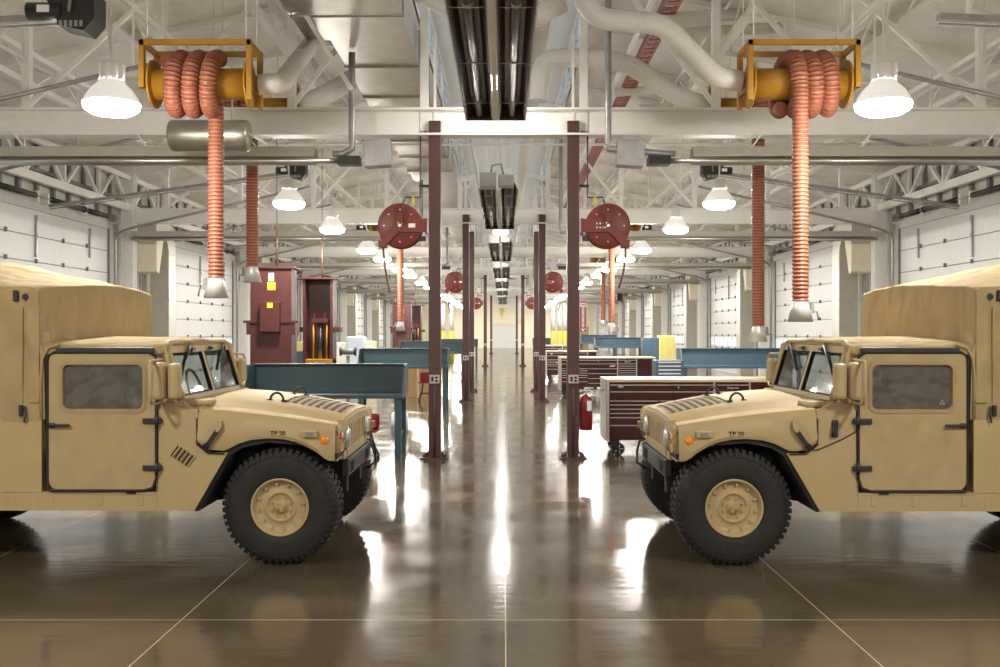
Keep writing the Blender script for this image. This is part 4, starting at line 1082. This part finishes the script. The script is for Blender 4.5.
    for k in range(4): y = Wd-.72+.055*k; b.box(.498, .505, y, y+.022, .69, .78)
    P(b, 'bumper_slot', 'chassis')
    b = MB()
    for y in (.55, Wd-.55): b.box(.3, .46, y-.05, y+.05, .60, .70)
    P(b, 'bumper_bracket', 'black')
    b = MB(); yy = Wd-.38
    b.tube([(.46, yy, .84), (.52, yy+.06, .82), (.54, yy+.10, .72), (.54, yy+.10, .60), (.46, yy+.06, .55)], .012, 6); P(b, 'tow_loop', 'black')
    b = MB(); b.prism([(.44, .86), (.64, .88), (.62, .98), (.45, .99)], Wd-.02, Wd+.0); 
    # ---- underbody
    b = MB(); b.box(-4.0, .45, .62, .74, .50, .68).box(-4.0, .45, Wd-.74, Wd-.62, .50, .68); b.box(-.55, .40, .55, Wd-.55, .62, 1.05); b.box(-.02, .02, .3, Wd-.3, .42, .50)
    for y in (.28, Wd-.62): b.box(-.25, .25, y, y+.34, .36, .42).box(-.08, .08, y+.1, y+.24, .4, .95)
    b.box(-WB-.2, -WB+.2, .3, Wd-.3, .42, .58); b.cyl((-.6, mid, .55), (-3.2, mid, .55), .06, n=10)
    P(b, 'chassis', 'chassis')
    b = MB()
    for ya, yb in ((.03, .52), (Wd-.52, Wd-.03)):
        b.prism([(-.70, .44), (-.665, .44), (-.40, .90), (-.30, .96), (-.10, 1.0), (-.10, 1.03), (-.34, 1.01), (-.44, .96), (-.60, .70)], ya, yb)
        b.prism([(-.10, 1.0), (.15, .98), (.32, .92), (.46, .86), (.47, .90), (.33, .98), (.15, 1.04), (-.10, 1.06)], ya, yb)
    for y in (.52, Wd-.54): b.prism([(-.70, .44), (.47, .60), (.47, 1.08), (-.70, 1.20)], y, y+.02)
    P(b, 'wheel_well', 'chassis')
    # ---- windshield
    base = (-.845, 1.33); top = (-.985, 1.80); dx = (top[0]-base[0]); dz = top[1]-base[1]
    def W(y, t, o=0): return (base[0]+dx*t+o, y, base[1]+dz*t)
    def quad(b, ya, yb, ta, tb, th=.03, mi=0):
        v = [W(ya, ta, -th/2), W(yb, ta, -th/2), W(yb, tb, -th/2), W(ya, tb, -th/2), W(ya, ta, th/2), W(yb, ta, th/2), W(yb, tb, th/2), W(ya, tb, th/2)]
        b.add(v, [[0, 1, 2, 3], [7, 6, 5, 4], [0, 4, 5, 1], [1, 5, 6, 2], [2, 6, 7, 3], [3, 7, 4, 0]], mi)
    b = MB(); ya, yb = .17, Wd-.17
    quad(b, ya, yb, -.08, .08); quad(b, ya, yb, .84, 1.0); quad(b, ya, ya+.04, .08, .84); quad(b, yb-.04, yb, .08, .84); quad(b, mid-.035, mid+.035, .08, .84)
    b.tube([W(ya, 0, 0), W(ya, .85, 0), W(ya+.04, .97, 0), W(ya+.12, 1.01, 0), W(yb-.12, 1.01, 0), W(yb-.04, .97, 0), W(yb, .85, 0), W(yb, 0, 0)], .035, 8)
    P(b, 'windshield_frame', 'sand')
    for a, c2 in ((ya+.04, mid-.035), (mid+.035, yb-.04)):
        b = MB(); quad(b, a, c2, .08, .84, .006); g = P(b, 'windshield', 'glass')
        b = MB(); quad(b, a, c2, .08, .095, .036); quad(b, a, c2, .828, .84, .036); quad(b, a, a+.012, .08, .84, .036); quad(b, c2-.012, c2, .08, .84, .036)
        P(b, 'glass_seal', 'blackrub', g)
    b = MB()
    for y in (ya+.50, mid+.62):
        p0 = W(y, .95, .05); p1 = W(y-.30, .64, .045); b.bar(p0, p1, .016); b.bar(W(y-.13, .84, .035), W(y-.42, .46, .035), .024, .014); b.bar(W(y+.02, .97, .04), W(y-.03, .87, .05), .03)
    P(b, 'wiper', 'black')
    b = MB()
    for y in (.72, 1.30): b.add(*[[W(y-.05, .86, .03), W(y+.05, .86, .03), W(y+.05, .93, .03), W(y-.05, .93, .03), W(y-.04, .87, .06), W(y+.04, .87, .06), W(y+.04, .92, .06), W(y-.04, .92, .06)], [[0, 1, 2, 3], [4, 5, 6, 7], [0, 1, 5, 4], [1, 2, 6, 5], [2, 3, 7, 6], [3, 0, 4, 7]]])
    P(b, 'wiper_motor', 'black')
    # A pillar lower + header
    P(MB().prism([(-.86, 1.28), (-1.0, 1.28), (-1.0, 1.74), (-.985, 1.78), (-.955, 1.78)], .06, .16).prism([(-.86, 1.28), (-1.0, 1.28), (-1.0, 1.74), (-.985, 1.78), (-.955, 1.78)], Wd-.16, Wd-.06).prism([(-.70, 1.26), (-1.0, 1.26), (-1.0, 1.33), (-.80, 1.33)], .03, Wd-.03), 'windshield_pillar', 'sand')
    # ---- doors
    for y0, y1, near in ((-.012, .04, True), (Wd-.04, Wd+.012, False)):
        ox0, ox1, oz0, oz1 = -1.865, -1.005, .625, 1.735
        ix0, ix1, iz0, iz1 = (-1.755, -1.105, 1.275, 1.635) if near else (-1.80, -1.08, 1.25, 1.66)
        b = MB(); n = 5
        b.ringframe(rrect(ox0, ox1, oz0, oz1, .07, n), rrect(ix0, ix1, iz0, iz1, .05, n), y0, y1)
        d = P(b, 'door', 'canvas_door')
        b = MB().box(ix0-.02, ix1+.02, (y0+y1)/2-.003, (y0+y1)/2+.003, iz0-.02, iz1+.02); P(b, 'window', 'vinyl' if near else 'glass', d)
        if near:
            pts = [(ox1+.01, y0-.004, 1.72), (ox1+.012, y0-.004, 1.0), (ox1+.012, y0-.004, .72), (ox1-.015, y0-.004, .64), (ox1-.09, y0-.004, .615), (ox0+.03, y0-.004, .612), (ox0-.012, y0-.004, .62), (ox0-.012, y0-.004, 1.2), (ox0-.012, y0-.004, 1.70), (ox0+.04, y0-.004, 1.735), (ox1-.05, y0-.004, 1.735), (ox1+.01, y0-.004, 1.70)]
            P(MB().tube(pts, .011, 7), 'door_seal', 'blackrub', d)
            P(MB().box(ox0+.06, ox1-.0, y0-.02, y0, 1.728, 1.775, .008), 'rain_strip', 'black', d)
            P(MB().box(-1.85, -1.68, y0-.045, y0-.025, 1.135, 1.158, .008).box(-1.86, -1.81, y0-.03, y0, 1.125, 1.165, .008), 'handle', 'black', d)
            for z in (1.18, .80): P(MB().box(-1.10, -.945, y0-.022, y0, z-.022, z+.022, .006).cyl((-.985, y0-.02, z-.05), (-.985, y0-.02, z+.05), .016, n=8), 'hinge', 'black', d)
            fr = MB(); o_ = rrect(ix0-.03, ix1+.03, iz0-.03, iz1+.03, .07, n); i_ = rrect(ix0, ix1, iz0, iz1, .05, n); fr.ringframe(o_, i_, y0-.006, y0); P(fr, 'window_binding', 'canvas', d)
            if not left:
                text('\u25B3', .05, (s*-1.68, (y0+y1)/2-.006, 1.33), (PI/2, 0, 0), 'steel', T, name='window_reflection')  # faint reflection in the window, drawn as a grey triangle glyph
    # ---- cab roof (soft)
    rings = []
    for u, dzz in ((-.945, -.025), (-.965, -.004), (-1.05, .004), (-1.5, .010), (-1.95, .015)):
        L = [(.0, 1.72), (.01, 1.755), (.05, 1.79+dzz), (.25, 1.815+dzz), (mid, 1.848+dzz)]
        if u > -.96: L = [(.12, 1.74), (.13, 1.76), (.17, 1.785), (.28, 1.80), (mid, 1.815)]
        rings.append([(u, y, z) for y, z in L+[(Wd-y, z) for y, z in L[-2::-1]]])
    b = MB(); b.loft(rings, caps=False, smooth=True)
    o = P(b, 'cab_roof', 'canvas'); mm = o.modifiers.new('solid', 'SOLIDIFY'); mm.thickness = .02; mm.offset = -1
    P(MB().prism([(-1.90, 1.19), (-1.955, 1.19), (-1.97, 1.85), (-1.91, 1.74)], -.005, .06).prism([(-1.90, 1.19), (-1.955, 1.19), (-1.97, 1.85), (-1.91, 1.74)], Wd-.06, Wd+.005), 'rear_pillar_flap', 'canvas')
    P(MB().tube([(-1.925, -.012, 1.2), (-1.93, -.015, 1.5), (-1.92, -.012, 1.68), (-1.88, .0, 1.77), (-1.8, .02, 1.80)], .014, 7), 'roof_piping', 'canvas')
    # ---- cargo cover
    random.seed(11 if left else 23)
    rings = []; us = [-1.97, -2.0, -2.15, -2.35, -2.6, -2.9, -3.3, -3.7, -4.05, -4.08]
    for iu, u in enumerate(us):
        q = min(1, max(0, (-2.0-u)/.6)); rise = .30*q; e = .06 if iu in (0, 9) else .0
        L = [(.0+e*.0, 1.17), (-.012, 1.40), (.0, 1.75), (-.004, 2.10), (.004, 2.22), (.03, 2.265+.01*q), (.12, 2.285+.03*q), (.5, 2.305+rise*.42), (mid-.25, 2.325+rise*.62), (mid+.3, 2.345+rise*.52), (Wd-.30, 2.32+rise*.2), (Wd-.03, 2.29), (Wd+.01, 2.27), (Wd+.01, 1.6), (Wd, 1.17)]
        w = lambda a: (random.random()-.5)*a
        if 0 < iu < 9: L = [(y+w(.012), z+(w(.012) if z > 2.25 else 0)) for y, z in L]
        rings.append([(u+.03+(.15*max(0, y)/Wd if iu < 3 else 0), y, z) for y, z in L])
    b = MB(); b.loft(rings, caps=True, smooth=False)
    o = P(b, 'cargo_cover', 'canvas')
    be = o.modifiers.new('bevel', 'BEVEL'); be.width = .02; be.segments = 3; be.limit_method = 'ANGLE'; be.angle_limit = math.radians(40)
    for p_ in o.data.polygons: p_.use_smooth = True
    o.modifiers.new('es', 'EDGE_SPLIT').split_angle = math.radians(50)
    # flaps/pleat and front seam
    P(MB().prism([(-1.94, 1.33), (-2.03, 1.33), (-2.04, 2.20), (-1.98, 2.26), (-1.945, 2.24)], -.022, .0), 'corner_pleat', 'canvas')
    P(MB().box(-1.975, -1.955, .02, Wd-.04, 1.86, 1.885, .006).tube([(-1.955, .06, 1.86), (-1.95, .5, 1.875), (-1.95, mid, 1.885), (-1.95, Wd-.1, 1.87)], .012, 6), 'lower_hem', 'canvas')
    b = MB()
    b.cyl((-2.05, -.03, 2.185), (-2.05, -.005, 2.185), .026, n=14).box(-2.15, -2.11, -.035, -.008, 2.15, 2.24, .006).box(-1.962, -1.948, .10, .13, 2.17, 2.22).box(-1.962, -1.948, Wd-.13, Wd-.10, 2.10, 2.15)
    b.box(-2.10, -2.07, -.04, -.01, 1.22, 1.31, .006).tube([(-2.05, -.03, 1.30), (-2.04, -.04, 1.22), (-2.06, -.03, 1.17)], .008, 5)
    P(b, 'strap_buckle', 'black')
    P(MB().tube([(-1.955, .115, 2.20), (-1.95, .10, 2.24), (-1.97, .06, 2.25)], .01, 6).bar((-2.075, -.026, 1.34), (-2.075, -.026, 2.1), .008), 'strap', 'canvas')
    # ---- mirrors
    for y, sg in ((-.15, -1), (Wd+.15, 1)):
        yo = y; yb_ = 0.05 if sg < 0 else Wd-.05
        fr = P(MB().tube([(-.97, yb_, 1.33), (-.95, yo, 1.33), (-.93, yo+sg*.16, 1.34), (-.92, yo+sg*.20, 1.40), (-.93, yo+sg*.20, 1.62), (-.94, yo+sg*.16, 1.67), (-.97, yb_, 1.68)], .012, 7), 'mirror_bracket', 'sand')
        b = MB().box(-.965, -.875, yo-.07, yo+.09, 1.36, 1.66, .03).box(-.86, -.77, yo-.01, yo+.12, 1.36, 1.65, .03) if sg < 0 else MB().box(-.97, -.90, yo-.03, yo+.15, 1.38, 1.63, .03)
        P(b, 'mirror', 'sand', fr)
        P(MB().box(-.975, -.964, yo-.05, yo+.07, 1.38, 1.62), 'mirror_glass', 'silver', fr)
    # ---- interior
    for y in (.42, Wd-.42):
        P(MB().box(-1.80, -1.30, y-.24, y+.24, .75, 1.02, .05).box(-1.90, -1.74, y-.24, y+.24, .98, 1.60, .06), 'seat', 'seat')
    P(MB().box(-1.55, -.98, .72, Wd-.72, .6, 1.22, .03).box(-1.10, -.98, .06, Wd-.06, 1.05, 1.30, .03), 'dashboard', 'grey')
    ys = Wd-.42 if left else .42
    pts = []
    for k in range(20):
        a = 2*PI*k/20; pts.append((-1.22-.06*math.sin(a)*1.0, ys+.20*math.cos(a), 1.34+.19*math.sin(a)))
    st_ = MB().tube(pts, .014, 7, closed=True); st_.bar((-1.22, ys-.19, 1.34), (-1.22, ys+.19, 1.34), .02); st_.cyl((-1.22, ys, 1.34), (-1.02, ys, 1.2), .02, n=8)
    P(st_, 'steering_wheel', 'black')
    P(MB().box(-1.92, -1.90, .06, Wd-.06, 1.1, 1.70), 'rear_curtain', 'seat')
    # ---- wheels
    def wheel(u, y, near):
        sg = -1 if near else 1        # outward direction in y
        O = (u, y, .472); R = .476
        w = MB()
        prof = [(.235, .15), (.25, .163), (.30, .168), (.36, .168), (.415, .160), (.448, .138), (.458, .10), (.461, .0), (.458, -.10), (.448, -.138), (.415, -.160), (.30, -.165), (.235, -.15)]
        w.lathe([(r, sg*h) for r, h in prof], O, 'Y', n=56)
        nl = 52
        for k in range(nl):
            a = 2*PI*k/nl; c, q = math.cos(a), math.sin(a)
            for side_ in (-1, 1):
                off = 0 if side_ > 0 else PI/nl
                aa = a+off; c, q = math.cos(aa), math.sin(aa)
                dirr = Vector((c, 0, q)); tan = Vector((-q, 0, c))
                hw = .0175; vs = []
                for (r0, h0) in ((.400, .166), (.440, .142), (.446, .06)):
                    pass
                pr = [(.405, .158), (.412, .168), (.450, .148), (R, .125), (R, .055), (.450, .05)]
                for t_ in (-hw, hw):
                    for r_, h_ in pr: v = Vector(O)+dirr*r_+tan*t_*(1.0 if r_ < .43 else .95)+Vector((0, side_*h_, 0)); vs.append(v)
                n = len(pr); w.add(vs, [list(range(n)), list(range(n, 2*n))[::-1]]+[[i, (i+1) % n, n+(i+1) % n, n+i] for i in range(n)])
            a2 = a+PI/nl*.5; c, q = math.cos(a2), math.sin(a2)
            w.bar(Vector(O)+Vector((c*.462, -.045, q*.462)), Vector(O)+Vector((math.cos(a2+.06)*.462, .045, math.sin(a2+.06)*.462)), .028, .026, up=(c, 0, q))
        W_ = P(w, 'wheel', 'rubber')
        r = MB().lathe([(h[0], sg*h[1]) for h in [(.238, .158), (.234, .168), (.224, .166), (.214, .150), (.205, .118), (.175, .108), (.150, .112), (.128, .118), (.122, .128), (.112, .130), (.106, .118), (.090, .112), (.05, .110), (.045, .135), (.0, .138)]], O, 'Y', n=48)
        for k in range(12):
            a = 2*PI*(k+.3)/12; r.cyl((u+.188*math.cos(a), y+sg*.11, O[2]+.188*math.sin(a)), (u+.188*math.cos(a), y+sg*.132, O[2]+.188*math.sin(a)), .013, n=6)
            r.bar((u+.165*math.cos(a), y+sg*.113, O[2]+.165*math.sin(a)), (u+.215*math.cos(a), y+sg*.128, O[2]+.215*math.sin(a)), .012)
        for k in range(8):
            a = 2*PI*(k+.5)/8; r.cyl((u+.082*math.cos(a), y+sg*.11, O[2]+.082*math.sin(a)), (u+.082*math.cos(a), y+sg*.130, O[2]+.082*math.sin(a)), .012, n=6)
        for k in range(4):
            a = 2*PI*(k+.2)/4; r.cyl((u+.03*math.cos(a), y+sg*.13, O[2]+.03*math.sin(a)), (u+.03*math.cos(a), y+sg*.148, O[2]+.03*math.sin(a)), .011, n=6)
        P(r, 'rim', 'sand', W_)
        P(MB().cyl((u, y-.14, O[2]), (u, y+.05, O[2]), .22, n=20), 'brake_drum', 'chassis', W_) if not near else P(MB().cyl((u, y-.05, O[2]), (u, y+.14, O[2]), .22, n=20), 'brake_drum', 'chassis', W_)
    for u in (0, -WB):
        wheel(u, .175, True); wheel(u, Wd-.175, False)
    return T
truck(1, -1.825, 8.12, 'sand-coloured military utility truck with canvas cover, facing right, on the left side of the aisle', True)
truck(-1, 1.865, 8.08, 'sand-coloured military utility truck with canvas cover, facing left, on the right side of the aisle', False)
# ================================================================ world and view
w = bpy.data.worlds.new('world'); bpy.context.scene.world = w; w.use_nodes = True
w.node_tree.nodes['Background'].inputs['Color'].default_value = (.86, .93, 1, 1); w.node_tree.nodes['Background'].inputs['Strength'].default_value = 1.6
sc = bpy.context.scene
sc.view_settings.view_transform = 'Standard'; sc.view_settings.look = 'None'; sc.view_settings.gamma = 1; sc.view_settings.use_curve_mapping = False
sc.view_settings.exposure = 0.68
sc.cycles.max_bounces = 10; sc.cycles.diffuse_bounces = 6; sc.cycles.transparent_max_bounces = 16
sc.cycles.sample_clamp_indirect = 6
try: sc.cycles.use_denoising = True
except Exception: pass
